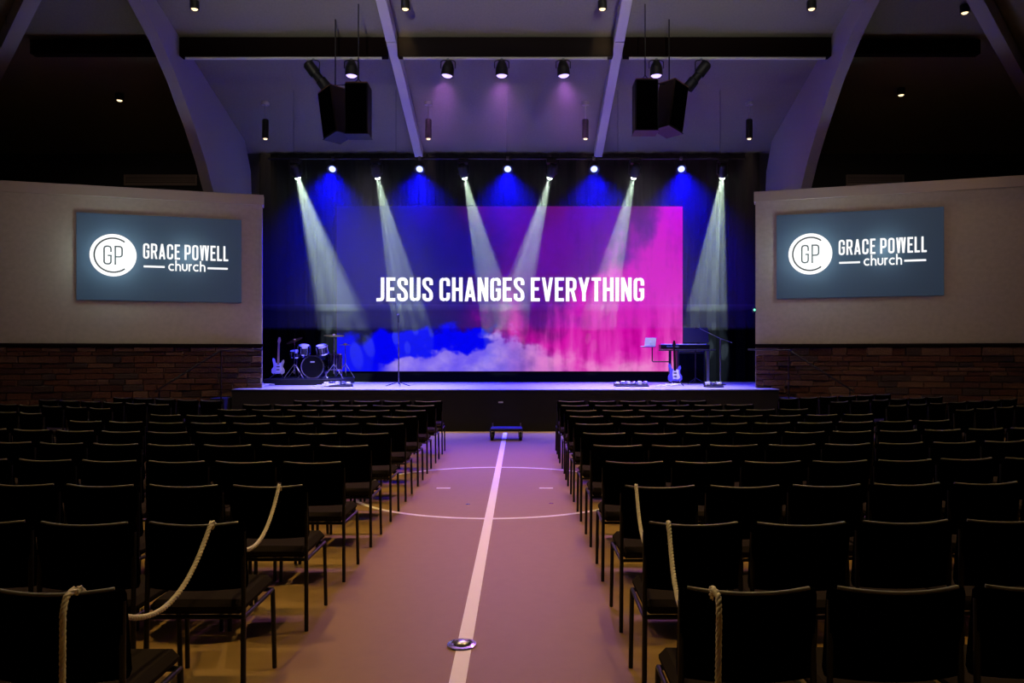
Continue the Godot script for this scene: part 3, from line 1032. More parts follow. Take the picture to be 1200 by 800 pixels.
func sign_screen(called_label: String, corner: Vector2, dir: Vector2, u0: float, u1: float, y0: float, y1: float, flip: bool):
	var toward := Vector2(dir.y, -dir.x)
	if toward.y > 0: toward = -toward
	var mid := corner + dir * (u0 + u1) / 2 + toward * 0.02
	var xdir := -dir if flip else dir                   # reading direction
	var t := Node3D.new()
	t.name = numbered("wall_screen")
	add_child(t)
	tag(t, called_label, "screen", "", "")
	var X := Vector3(xdir.x, 0, -xdir.y)
	var Z := Vector3(toward.x, 0, -toward.y)
	t.transform = Transform3D(Basis(X, Vector3.UP, Z), Vector3(mid.x, (y0 + y1) / 2, -mid.y))
	var w := u1 - u0
	var h := y1 - y0
	var st := S()
	box(st, Vector3.ZERO, Vector3(w, h, 0.038), 0.004)
	obj("panel", st, M.sign_panel, t)
	var zf := 0.020
	var cx := -w / 2 + 0.69
	var cy := 0.04
	var r := 0.445
	st = S()
	lathe(st, [Vector2(0, 0), Vector2(r, 0), Vector2(r, 0.006), Vector2(0, 0.006)], 48, Transform3D(Basis(Vector3.RIGHT, PI / 2), Vector3(cx, cy, zf)))
	obj("logo_disc", st, M.sign_text, t)
	st = S()
	stroke(st, arc2(Vector2.ZERO, r * 0.80, 52, 308, 40), 0.030, Vector2.ONE, Vector2(cx, cy), 0.004)
	write(st, "GP", Vector2(cx - 0.185, cy - 0.20), 0.37, 0.40, 0.075, 0.13, 0.004)
	obj("logo_mark", st, M.sign_ink, t, Vector3(0, 0, zf + 0.007))
	st = S()
	write(st, "GRACE POWELL", Vector2(-w / 2 + 1.26, -0.01), 1.69, 0.325, 0.125, 0.10, 0.006)
	obj("name_lettering", st, M.sign_text, t, Vector3(0, 0, zf))
	st = S()
	write(st, "church", Vector2(-w / 2 + 1.75, -0.255), 0.74, 0.26, 0.12, 0.06, 0.006)
	for x in [1.27, 2.53]:
		box(st, Vector3(-w / 2 + x + 0.205, -0.175, 0.003), Vector3(0.41, 0.04, 0.006), 0.002)
	obj("church_lettering", st, M.sign_text, t, Vector3(0, 0, zf))
	for p in [[cx, cy, E_SIGN * 1.6], [0.5, 0.1, E_SIGN * 0.45]]:
		var l := OmniLight3D.new()
		l.name = "lamp"
		t.add_child(l, true)
		l.position = Vector3(p[0], p[1], 0.34)
		l.light_color = Color(0.9, 1.0, 1.0)
		l.light_energy = p[2]
		l.light_size = 0.15
		l.omni_range = 12.0
		l.omni_attenuation = 2.0
		l.shadow_enabled = true

# ------------------------------------------------------------------ stage
const STAGE := 0.89

func build_stage():
	var plan := PackedVector2Array([Vector2(-6.15, 16.35), Vector2(-3.0, 16.28), Vector2(XC, 16.25), Vector2(2.4, 16.28), Vector2(5.5, 16.35), Vector2(5.5, 16.8), Vector2(5.18, 16.93), Vector2(6.25, 20.45), Vector2(-6.95, 20.45), Vector2(-5.70, 16.93), Vector2(-6.15, 16.8)])
	# plan is (x, d); extrude upwards
	var up := Transform3D(Basis(Vector3(1, 0, 0), Vector3(0, 0, -1), Vector3(0, 1, 0)), Vector3.ZERO)
	var st := S()
	prism(st, plan, 0.0, STAGE - 0.03, up)
	var s := struct("stage", st, M.stage_front)
	tag(s, "wide black raised stage across the end of the hall", "stage")
	st = S()
	prism(st, plan, STAGE - 0.03, STAGE, up)
	obj("stage_deck", st, M.stage_floor, s)
	st = S()
	var lip := []
	for i in 5: lip.append(Vector3(plan[i].x, STAGE - 0.02, -plan[i].y + 0.008))
	tube(st, lip, 0.014, 6)
	obj("stage_nosing", st, M.black, s)
	for x in [-0.42, 1.0]:
		st = S()
		box(st, Vector3(x, 0.62, -16.245), Vector3(0.1, 0.03, 0.02), 0.004)
		obj("stage_label", st, M.white_plastic, s)
	# drum riser
	st = S()
	box(st, Vector3(-5.22, STAGE + 0.075, -19.1), Vector3(1.85, 0.148, 1.5), 0.01)
	var r := obj("drum_riser", st, M.black)
	tag(r, "low black riser under the drum kit on the stage", "riser")
	# steps at both ends with a handrail
	for e in [[-6.2, -1.0, "left"], [5.55, 1.0, "right"]]:
		var t := thing("stage_steps", "dark steps climbing to the %s end of the stage along the stone wall" % e[2], "steps")
		for k in 4:
			st = S()
			var hgt := STAGE * (4 - k) / 5.0
			var x0: float = e[0] + e[1] * 0.3 * k
			var zz := -16.33 + 0.09 * (k + 1)
			box(st, Vector3(x0 + e[1] * 0.15, hgt / 2, zz - 0.1), Vector3(0.298, hgt, 0.55), 0.008)
			obj("tread", st, M.stage_front, t)
		var hr := thing("handrail", "thin sloping handrail beside the %s stage steps" % e[2], "handrail")
		var zz := -15.93
		var a := Vector3(e[0] + e[1] * -0.7 + 0.0, STAGE + 0.85, zz - 0.45)
		var b := Vector3(e[0] + e[1] * 0.05, STAGE + 0.83, zz - 0.1)
		var c := Vector3(e[0] + e[1] * 1.15, 0.93, zz + 0.3)
		st = S()
		tube(st, [a, b, c, c + Vector3(e[1] * 0.08, -0.06, 0.02)], 0.018, 8)
		obj("rail", st, M.black_gloss, hr)
		for p in [[b, STAGE * 0.0], [c, 0.0]]:
			st = S()
			tube(st, [Vector3(p[0].x, p[1], p[0].z), p[0]], 0.015, 8)
			obj("post", st, M.black_gloss, hr)

func guitar(called: String, label: String, at: Vector3, yaw: float, body_m, neck_m, tall: float, group := ""):
	var t := thing(called, label, "guitar", at, yaw, group)
	var k := tall / 1.0
	var tilt := Transform3D(Basis(Vector3.RIGHT, -0.18), Vector3(0, 0.10, 0.0)) * Transform3D(Basis().scaled(Vector3.ONE * k), Vector3.ZERO)
	var half := [Vector2(0.03, 0.02), Vector2(0.11, 0.0), Vector2(0.165, 0.05), Vector2(0.165, 0.13), Vector2(0.12, 0.20), Vector2(0.125, 0.27), Vector2(0.15, 0.33), Vector2(0.14, 0.39), Vector2(0.10, 0.37), Vector2(0.07, 0.31), Vector2(0.03, 0.30)]
	var poly := PackedVector2Array()
	for p in half: poly.append(p)
	for i in range(half.size() - 1, -1, -1):
		var p: Vector2 = half[i]
		poly.append(Vector2(-p.x, p.y + (0.05 if p.y > 0.3 and p.x > 0.09 else 0.0)))
	var st := S()
	prism(st, poly, -0.022, 0.022, tilt)
	obj("body", st, body_m, t)
	st = S()
	var pg := PackedVector2Array([Vector2(-0.05, 0.06), Vector2(0.06, 0.05), Vector2(0.12, 0.09), Vector2(0.09, 0.2), Vector2(0.09, 0.28), Vector2(0.03, 0.29), Vector2(-0.04, 0.29), Vector2(-0.06, 0.18)])
	prism(st, pg, 0.0225, 0.026, tilt)
	obj("pickguard", st, M.guitar_white if body_m != M.guitar_white else M.white_plastic, t)
	st = S()
	prism(st, PackedVector2Array([Vector2(-0.028, 0.26), Vector2(0.028, 0.26), Vector2(0.021, 0.84), Vector2(-0.021, 0.84)]), 0.008, 0.034, tilt)
	obj("neck", st, neck_m, t)
	st = S()
	prism(st, PackedVector2Array([Vector2(-0.022, 0.838), Vector2(0.022, 0.838), Vector2(0.045, 0.90), Vector2(0.03, 0.99), Vector2(-0.01, 1.0), Vector2(-0.04, 0.88)]), 0.006, 0.024, tilt)
	obj("headstock", st, neck_m, t)
	for y in [0.11, 0.19]:
		st = S()
		prism(st, PackedVector2Array([Vector2(-0.04, y), Vector2(0.04, y), Vector2(0.04, y + 0.025), Vector2(-0.04, y + 0.025)]), 0.026, 0.034, tilt)
		obj("pickup", st, M.black, t)
	var s := thing("guitar_stand", "small black tubular stand holding the %s" % label, "stand", at, yaw)
	st = S()
	for sg in [-1, 1]:
		tube(st, [Vector3(sg * 0.17, 0.01, 0.16), Vector3(sg * 0.09, 0.095, 0.05), Vector3(0, 0.16, -0.14)], 0.010, 6)
		tube(st, [Vector3(sg * 0.09, 0.090, 0.05), Vector3(sg * 0.07, 0.085, 0.08), Vector3(sg * 0.07, 0.13, 0.09)], 0.010, 6)
	obj("cradle", st, M.black, s)
	st = S()
	tube(st, [Vector3(0, 0.01, -0.2), Vector3(0, 0.16, -0.14), Vector3(0, 0.42 * k, -0.11)], 0.010, 6)
	obj("rear_leg", st, M.black, s)

func drum(called: String, label: String, at: Vector3, r: float, h: float, axis: Vector3, feet: Array) -> Node3D:
	var t := thing(called, label, "drum", at)
	var xf := along(Vector3.ZERO, axis)
	var st := S()
	lathe(st, [Vector2(0, -h / 2), Vector2(r, -h / 2), Vector2(r, h / 2), Vector2(0, h / 2)], 28, xf)
	obj("shell", st, M.shell, t)
	st = S()
	lathe(st, [Vector2(0, h / 2), Vector2(r * 0.97, h / 2), Vector2(r * 0.97, h / 2 + 0.008), Vector2(0, h / 2 + 0.008)], 28, xf)
	obj("drumhead", st, M.drumhead if called != "bass_drum" else M.black_gloss, t)
	for e in [-1, 1]:
		st = S()
		var y0: float = e * h / 2
		lathe(st, [Vector2(r + 0.001, y0 - 0.016), Vector2(r + 0.014, y0 - 0.016), Vector2(r + 0.014, y0 + 0.016), Vector2(r - 0.015, y0 + 0.016)], 28, xf)
		obj("hoop", st, M.chrome, t)
	for k in 6:
		st = S()
		var a := TAU * k / 6.0
		var o := Vector3(cos(a) * (r + 0.01), 0, sin(a) * (r + 0.01))
		tube(st, [xf * (o + Vector3(0, -h / 2, 0)), xf * (o + Vector3(0, h / 2, 0))], 0.006, 5)
		obj("lug", st, M.chrome, t)
	for f in feet:
		st = S()
		tube(st, f, 0.010, 6)
		obj("leg", st, M.chrome, t)
	return t

func stand(label: String, at: Vector3, h: float, cym: float, tiltv: Vector3, called := "cymbal_stand", cat := "cymbal"):
	var t := thing(called, label, cat, at)
	var st := S()
	tube(st, [Vector3(0, 0.12, 0), Vector3(0, h * 0.6, 0)], 0.013, 8)
	tube(st, [Vector3(0, h * 0.6, 0), Vector3(0, h, 0)], 0.009, 8)
	obj("pole", st, M.chrome, t)
	for k in 3:
		var a := TAU * k / 3.0 + 0.4
		st = S()
		tube(st, [Vector3(cos(a) * 0.27, 0.008, sin(a) * 0.27), Vector3(0, 0.36, 0)], 0.009, 6)
		obj("leg", st, M.chrome, t)
	var xf := along(Vector3(0, h, 0), tiltv)
	st = S()
	lathe(st, [Vector2(cym, -0.002), Vector2(cym * 0.3, 0.016), Vector2(0.05, 0.022), Vector2(0.03, 0.04), Vector2(0, 0.046), Vector2(0, 0.040), Vector2(0.03, 0.034), Vector2(0.05, 0.017), Vector2(cym * 0.3, 0.011), Vector2(cym, -0.004)], 28, xf)
	obj("cymbal", st, M.brass, t)
	return t

func build_band():
	var y := STAGE + 0.15
	# drum kit, each drum and stand its own
	var bd := Vector3(-5.02, y + 0.285, -18.75)
	var t := drum("bass_drum", "bass drum facing the seats, low in the middle of the drum kit", bd, 0.27, 0.42, Vector3(0, 0, 1), [[Vector3(-0.25, -0.1, 0.1), Vector3(-0.36, -0.278, 0.2)], [Vector3(0.25, -0.1, 0.1), Vector3(0.36, -0.278, 0.2)]])
	var st := S()
	box(st, Vector3(0, 0.12, 0.222), Vector3(0.1, 0.03, 0.006))
	obj("badge", st, M.drumhead, t)
	for s in [-1, 1]:
		drum("tom_drum", "small tom drum mounted above the %s side of the bass drum" % ["left", "right"][(s + 1) / 2], bd + Vector3(s * 0.22 - 0.04, 0.42, 0.02), 0.14, 0.19, Vector3(s * -0.1, 1, 0.35), [[Vector3(0, -0.08, -0.02), Vector3(-s * 0.16, -0.16, -0.02)]])
	drum("snare_drum", "bright snare drum standing left of the bass drum", Vector3(-5.52, y + 0.60, -18.95), 0.17, 0.13, Vector3(0, 1, 0.2), [[Vector3(0, -0.05, 0), Vector3(0.0, -0.3, 0)], [Vector3(0.0, -0.3, 0), Vector3(-0.2, -0.595, 0.1)], [Vector3(0.0, -0.3, 0), Vector3(0.2, -0.595, 0.1)], [Vector3(0.0, -0.3, 0), Vector3(0.0, -0.595, -0.2)]])
	drum("floor_tom", "large floor tom standing right of the bass drum", Vector3(-4.60, y + 0.40, -18.95), 0.19, 0.38, Vector3(0, 1, 0), [[Vector3(-0.2, 0.1, 0.05), Vector3(-0.2, -0.395, 0.05)], [Vector3(0.2, 0.1, 0.05), Vector3(0.2, -0.395, 0.05)], [Vector3(0, 0.1, -0.2), Vector3(0, -0.395, -0.2)]])
	stand("cymbal on a tall stand at the left of the drum kit, tilted", Vector3(-5.48, y, -18.62), 0.92, 0.20, Vector3(-0.35, 1, 0.3))
	stand("cymbal on a tall stand at the right of the drum kit, nearly level", Vector3(-4.52, y, -18.60), 1.04, 0.24, Vector3(0.05, 1, 0.12))
	stand("small pair of hi-hat cymbals at the far right of the drum kit", Vector3(-4.38, y, -19.2), 0.82, 0.16, Vector3(0.0, 1, 0.02), "hi_hat", "cymbal")
	guitar("electric_guitar", "white electric guitar left of the drum kit", Vector3(-5.88, y, -18.62), 0.12, M.guitar_white, M.maple, 0.92)
	# microphone stand, centre left
	t = thing("microphone_stand", "tall straight microphone stand in front of the screen, left of centre", "microphone stand", Vector3(-2.84, STAGE, -17.9))
	st = S()
	tube(st, [Vector3(0, 0.05, 0), Vector3(0, 0.9, 0)], 0.014, 8)
	tube(st, [Vector3(0, 0.9, 0), Vector3(0, 1.5, 0)], 0.009, 8)
	obj("pole", st, M.steel, t)
	for k in 3:
		var a := TAU * k / 3.0 + 0.5
		st = S()
		tube(st, [Vector3(0, 0.1, 0), Vector3(cos(a) * 0.32, 0.012, sin(a) * 0.32)], 0.011, 6)
		obj("leg", st, M.black, t)
	st = S()
	tube(st, [Vector3(0, 1.48, 0), Vector3(0, 1.53, 0.01), Vector3(0, 1.6, 0.06)], 0.014, 8)
	tube(st, [Vector3(0, 1.6, 0.06), Vector3(0, 1.66, 0.1)], [0.024, 0.026], 10)
	obj("microphone", st, M.black, t)
	# keyboard rig at the right
	var kx := 3.98
	var kd := 18.6
	t = thing("keyboard_stand", "black keyboard stand with a single leg, right of the screen", "stand", Vector3(kx, STAGE, -kd))
	st = S()
	box(st, Vector3(0.05, 0.84, 0), Vector3(1.32, 0.035, 0.3), 0.006)
	obj("shelf", st, M.black, t)
	for x in [-0.36, 0.56]:
		st = S()
		box(st, Vector3(x, 0.43, 0), Vector3(0.06, 0.80, 0.06), 0.008)
		obj("leg", st, M.black if x < 0 else M.steel, t)
		st = S()
		box(st, Vector3(x, 0.02, 0), Vector3(0.06, 0.035, 0.6), 0.008)
		obj("foot", st, M.black, t)
	st = S()
	tube(st, [Vector3(-0.36, 0.56, 0.05), Vector3(-0.78, 0.56, 0.05), Vector3(-0.80, 0.58, 0.05), Vector3(-0.80, 0.905, 0.05)], 0.014, 8)
	box(st, Vector3(-0.88, 0.915, 0.05), Vector3(0.30, 0.012, 0.24), 0.003)
	obj("laptop_arm", st, M.black, t)
	var lp := thing("laptop", "silver laptop open on the bracket at the left end of the keyboard", "laptop", Vector3(kx - 0.90, STAGE + 0.922, -kd + 0.05), 0.35)
	st = S()
	box(st, Vector3(0, 0.008, -0.02), Vector3(0.3, 0.016, 0.21), 0.004)
	obj("base", st, M.white_plastic, lp)
	st = S()
	box(st, Vector3(0, 0.115, 0.115), Vector3(0.3, 0.2, 0.008), 0.003, Basis(Vector3.RIGHT, 0.2))
	obj("lid", st, M.white_plastic, lp)
	st = S()
	lathe(st, [Vector2(0, 0), Vector2(0.022, 0), Vector2(0.022, 0.003), Vector2(0, 0.003)], 14, Transform3D(Basis(Vector3.RIGHT, PI / 2 + 0.2), Vector3(0, 0.117, 0.1215)))
	obj("lid_badge", st, glow(Color(0.9, 0.95, 1), 0.9), lp)
	var kb := thing("keyboard", "long black stage keyboard lying on its stand, seen from behind", "keyboard", Vector3(kx - 0.02, STAGE + 0.86, -kd))
	st = S()
	box(st, Vector3(0, 0.06, 0), Vector3(1.18, 0.115, 0.30), 0.015)
	obj("case", st, M.black_gloss, kb)
	st = S()
	box(st, Vector3(0, 0.122, -0.06), Vector3(1.08, 0.012, 0.14), 0.002)
	obj("keys", st, M.white_plastic, kb)
	st = S()
	box(st, Vector3(-0.3, 0.06, 0.152), Vector3(0.3, 0.03, 0.006), 0.002)
	obj("connector_plate", st, M.steel, kb)
	var ms := thing("music_stand", "wide black music stand rising behind the keyboard", "music stand", Vector3(kx + 0.36, STAGE, -kd - 0.42))
	st = S()
	box(st, Vector3(0, 1.21, 0), Vector3(0.62, 0.38, 0.02), 0.004, Basis(Vector3.RIGHT, -0.25))
	obj("desk", st, M.black, ms)
	st = S()
	tube(st, [Vector3(0, 0.02, -0.03), Vector3(0, 1.1, -0.03)], 0.014, 8)
	obj("pole", st, M.black, ms)
	for k in 3:
		var a := TAU * k / 3.0 + 0.5
		st = S()
		tube(st, [Vector3(0, 0.15, -0.03), Vector3(cos(a) * 0.26, 0.01, -0.03 + sin(a) * 0.26)], 0.010, 6)
		obj("leg", st, M.black, ms)
	# boom microphone right of the keyboard
	var bm := thing("boom_stand", "thin boom microphone stand reaching over the right end of the keyboard", "microphone stand", Vector3(4.80, STAGE, -18.45))
	st = S()
	tube(st, [Vector3(0, 0.02, 0), Vector3(0, 1.1, 0)], 0.014, 8)
	obj("pole", st, M.steel, bm)
	st = S()
	tube(st, [Vector3(0.28, 1.02, 0), Vector3(0, 1.12, 0), Vector3(-0.5, 1.36, 0)], 0.008, 6)
	obj("boom", st, M.steel, bm)
	st = S()
	lathe(st, [Vector2(0, 0), Vector2(0.13, 0), Vector2(0.13, 0.02), Vector2(0.02, 0.035), Vector2(0, 0.035)], 18)
	obj("base", st, M.black, bm)
	st = S()
	tube(st, [Vector3(-0.5, 1.36, 0), Vector3(-0.62, 1.38, 0.02)], [0.014, 0.024], 8)
	obj("microphone", st, M.black, bm)
	# amplifier rack behind
	var am := thing("amplifier_cabinet", "tall black amplifier cabinet behind the keyboard stand", "amplifier", Vector3(4.32, STAGE, -19.68))
	st = S()
	box(st, Vector3(0, 0.47, 0), Vector3(0.7, 0.94, 0.5), 0.015)
	obj("cabinet", st, M.black, am)
	st = S()
	box(st, Vector3(0, 0.40, 0.254), Vector3(0.62, 0.72, 0.01), 0.003)
	obj("grille", st, M.curtain, am)
	st = S()
	box(st, Vector3(0, 0.85, 0.254), Vector3(0.62, 0.09, 0.01), 0.003)
	obj("control_panel", st, M.steel, am)
	guitar("bass_guitar", "blue bass guitar below the keyboard", Vector3(3.62, STAGE, -17.98), 0.0, M.guitar_blue, M.dark_wood, 0.98)
	# pedal boards and cables on the deck
	for p in [[-4.18, 17.55, 5, "first cluttered pedalboard on the stage, right of the drum kit"], [2.55, 17.7, 6, "second cluttered pedalboard on the stage, left of the bass guitar"], [4.35, 17.3, 3, "small pedalboard at the right end of the stage, near the keyboard"]]:
		var pb := thing("pedalboard", p[3], "pedalboard", Vector3(p[0], STAGE, -p[1]), 0, "")
		st = S()
		var w: float = 0.13 * p[2]
		box(st, Vector3(0, 0.035, 0), Vector3(w, 0.02, 0.34), 0.004, Basis(Vector3.RIGHT, 0.12))
		box(st, Vector3(0, 0.015, -0.12), Vector3(w, 0.028, 0.03))
		obj("board", st, M.black, pb)
		for k in p[2]:
			st = S()
			box(st, Vector3(-w / 2 + 0.065 + 0.13 * k, 0.085, rng.randf_range(-0.05, 0.05)), Vector3(0.085, rng.randf_range(0.05, 0.085), 0.13), 0.008)
			obj("pedal", st, M.white_plastic if k % 2 == 0 else M.chrome, pb)
	for c in [[-4.45, 17.35, "tangle of pale cable on the stage floor beside the drum kit", 11], [3.3, 17.4, "loop of pale cable on the stage floor below the bass guitar", 12], [-5.9, 17.3, "short pale cable on the stage floor in front of the white guitar", 13]]:
		rng.seed = c[3]
		var pts := []
		var a := 0.0
		for k in 44:
			a += 0.42
			pts.append(Vector3(c[0] + 0.16 * cos(a) + 0.008 * k - 0.15 + rng.randf_range(-0.02, 0.02), STAGE + 0.012 + 0.011 * (0.5 + 0.5 * sin(k * 0.7)) + (0.0012 * k), -c[1] + 0.10 * sin(a) + rng.randf_range(-0.01, 0.01)))
		st = S()
		tube(st, pts, 0.009, 6)
		tag(obj("cable", st, M.white_plastic), c[2], "cable")
	# small green lamp on the right return wall
	var g := thing("indicator_light", "tiny green indicator lamp at the right edge of the stage opening", "lamp", Vector3(5.15, 2.61, -16.94))
	st = S()
	box(st, Vector3(0, 0, 0), Vector3(0.07, 0.12, 0.07), 0.01)
	obj("housing", st, M.black, g)
	st = S()
	lathe(st, [Vector2(0.025, 0), Vector2(0.02, 0.015), Vector2(0, 0.02)], 12, Transform3D(Basis(Vector3.RIGHT, PI / 2), Vector3(0, 0, 0.034)))
	obj("lens", st, M.green_led, g)

# ------------------------------------------------------------------ hung speakers
func speaker_box(called_label: String, at: Vector3, s: Vector3, yaw: float, roll: float, cable: bool):
	var t := thing("hung_speaker", called_label, "speaker", at, yaw)
	t.rotation.z = roll
	var st := S()
	box(st, Vector3(0, 0, 0), s, 0.02)
	obj("cabinet", st, M.speaker if cable else M.speaker_brown, t)
	st = S()
	box(st, Vector3(0, 0, s.z / 2 + 0.006), Vector3(s.x - 0.05, s.y - 0.06, 0.012), 0.004)
	obj("grille", st, M.curtain, t)
	st = S()
	box(st, Vector3(0, s.y / 2 + 0.008, 0), Vector3(s.x - 0.02, 0.016, s.z - 0.02), 0.003)
	obj("top_panel", st, M.plywood, t)
	st = S()
	box(st, Vector3(0, -s.y / 2 - 0.008, 0.0), Vector3(s.x + 0.02, 0.016, s.z + 0.02), 0.003)
	obj("bottom_bracket", st, M.black, t)
	if cable:
		st = S()
		var top := roof_h(at.x, -at.z)
		for sx in [-0.12, 0.12]:
			tube(st, [Vector3(sx, s.y / 2, 0), Vector3(0.0, s.y / 2 + 0.14, 0)], 0.008, 6)
		tube(st, [Vector3(0, s.y / 2 + 0.14, 0), Vector3(0, top - at.y - 0.01, 0)], 0.012, 6)
		obj("hanging_cable", st, M.black, t)
	return t

func build_speakers():
	var d := 15.3
	speaker_box("straight black box speaker hung on a cable at the left, beside its tilted twin", Vector3((420 - 610) * d / 900, EYE + 283 * d / 900, -d), Vector3(0.46, 1.0, 0.42), 0.0, 0.0, true)
	speaker_box("black box speaker turned outwards beside the left straight hung speaker", Vector3((390 - 610) * d / 900 - 0.05, EYE + 287 * d / 900, -d - 0.42), Vector3(0.46, 1.0, 0.42), -0.7, 0.2, false)
	speaker_box("straight black box speaker hung on a cable at the right, beside its tilted twin", Vector3((756 - 610) * d / 900, EYE + 287 * d / 900, -d), Vector3(0.46, 1.0, 0.42), 0.0, 0.0, true)
	speaker_box("black box speaker turned outwards beside the right straight hung speaker", Vector3((788 - 610) * d / 900 + 0.05, EYE + 294 * d / 900, -d - 0.42), Vector3(0.46, 1.0, 0.42), 0.7, -0.2, false)
	for s in [-1, 1]:
		var t := thing("speaker_bracket", "steel bracket tying the %s pair of hung speakers together" % ["left", "right"][(s + 1) / 2], "bracket")
		var x: float = (420 - 610) * d / 900 if s < 0 else (756 - 610) * d / 900
		var st := S()
		tube(st, [Vector3(x, EYE + (283 if s < 0 else 287) * d / 900 + 0.57, -d - 0.12), Vector3(x + s * 0.56, EYE + 285 * d / 900 + 0.62, -d - 0.42), Vector3(x + s * 0.56, roof_h(x + s * 0.56, d + 0.42) - 0.01, -d - 0.42)], 0.014, 6)
		tube(st, [Vector3(x + s * 0.56, EYE + 285 * d / 900 + 0.63, -d - 0.42), Vector3(x + s * 0.60, EYE + (281 if s < 0 else 288) * d / 900 + 0.49, -d - 0.42)], 0.016, 6)
		obj("bar", st, M.black, t)

# ------------------------------------------------------------------ chairs
func make_chair() -> Node3D:
	var t := Node3D.new()
	t.name = "stacking_chair"
	var st := S()
	# seat cushion, softly rounded: two stacked chamfered slabs
	box(st, Vector3(0, 0.465, -0.01), Vector3(0.45, 0.07, 0.46), 0.028)
	obj("seat", st, M.seat_cloth, t)
	# back: curved in plan, leaning back
	var lean := 0.12
	var pt := func(u: float, v: float, off: float) -> Vector3:   # u -1..1 across, v height; the top edge dips in the middle
		v += 0.011 * (u * u - 0.5) * smoothstep(0.5, 0.86, v)
		var x := u * 0.229
		var z := 0.232 - 0.048 * u * u + (v - 0.5) * lean + off
		return Vector3(x, v, z)
	st = S()
	var nu := 10
	var y0 := 0.555
	var y1 := 0.865
	var rows := [[y0, -0.012], [y0 + 0.02, -0.03], [y1 - 0.02, -0.026], [y1, -0.012]]
	st.set_smooth_group(2)
	for i in nu:
		var a := -1.0 + 2.0 * i / nu
		var b := -1.0 + 2.0 * (i + 1) / nu
		for k in 3:
			quad(st, pt.call(b, rows[k][0], rows[k][1]), pt.call(a, rows[k][0], rows[k][1]), pt.call(a, rows[k + 1][0], rows[k + 1][1]), pt.call(b, rows[k + 1][0], rows[k + 1][1]))
			quad(st, pt.call(a, rows[k][0], 0.016 if k > 0 else 0.006), pt.call(b, rows[k][0], 0.016 if k > 0 else 0.006), pt.call(b, rows[k + 1][0], 0.016 if k < 2 else 0.006), pt.call(a, rows[k + 1][0], 0.016 if k < 2 else 0.006))
		st.set_smooth_group(-1)
		quad(st, pt.call(a, y1, 0.006), pt.call(b, y1, 0.006), pt.call(b, y1, -0.012), pt.call(a, y1, -0.012))
		quad(st, pt.call(b, y0, 0.006), pt.call(a, y0, 0.006), pt.call(a, y0, -0.012), pt.call(b, y0, -0.012))
		st.set_smooth_group(2)
	st.set_smooth_group(-1)
	for s in [-1, 1]:
		for k in 3:
			var q := [pt.call(s, rows[k][0], rows[k][1]), pt.call(s, rows[k][0], 0.016 if k > 0 else 0.006), pt.call(s, rows[k + 1][0], 0.016 if k < 2 else 0.006), pt.call(s, rows[k + 1][0], rows[k + 1][1])]
			face(st, q, Vector3(0, 0.7, 0.2))
	obj("backrest", st, M.fabric, t)
	st = S()
	var rail := []
	for i in 11:
		rail.append(pt.call(-0.90 + 1.80 * i / 10.0, y1 + 0.005, -0.003))
	tube(st, rail, 0.0075, 6)
	obj("top_piping", st, M.piping, t)
	for s in [-1, 1]:
		st = S()
		tube(st, [Vector3(s * 0.230, 0.0, 0.235), Vector3(s * 0.226, 0.42, 0.225)], 0.0125, 8)
		obj("rear_leg", st, M.chair_steel, t)
		st = S()
		tube(st, [Vector3(s * 0.230, 0.0, -0.235), Vector3(s * 0.226, 0.42, -0.215)], 0.0125, 8)
		obj("front_leg", st, M.chair_steel, t)
		st = S()
		tube(st, [Vector3(s * 0.226, 0.41, 0.225), Vector3(s * 0.226, 0.52, 0.222), pt.call(s * 0.97, 0.82, -0.012)], 0.0115, 8)
		obj("back_upright", st, M.chair_steel, t)
	st = S()
	for s in [-1, 1]:
		tube(st, [Vector3(s * 0.226, 0.422, 0.225), Vector3(s * 0.226, 0.422, -0.215)], 0.011, 6)
		tube(st, [Vector3(-0.226, 0.422, s * 0.21), Vector3(0.226, 0.422, s * 0.21)], 0.011, 6)
	obj("seat_frame", st, M.chair_steel, t)
	return t

const ORD := ["first", "second", "third", "fourth", "fifth", "sixth", "seventh", "eighth", "ninth", "tenth", "eleventh", "twelfth", "thirteenth"]

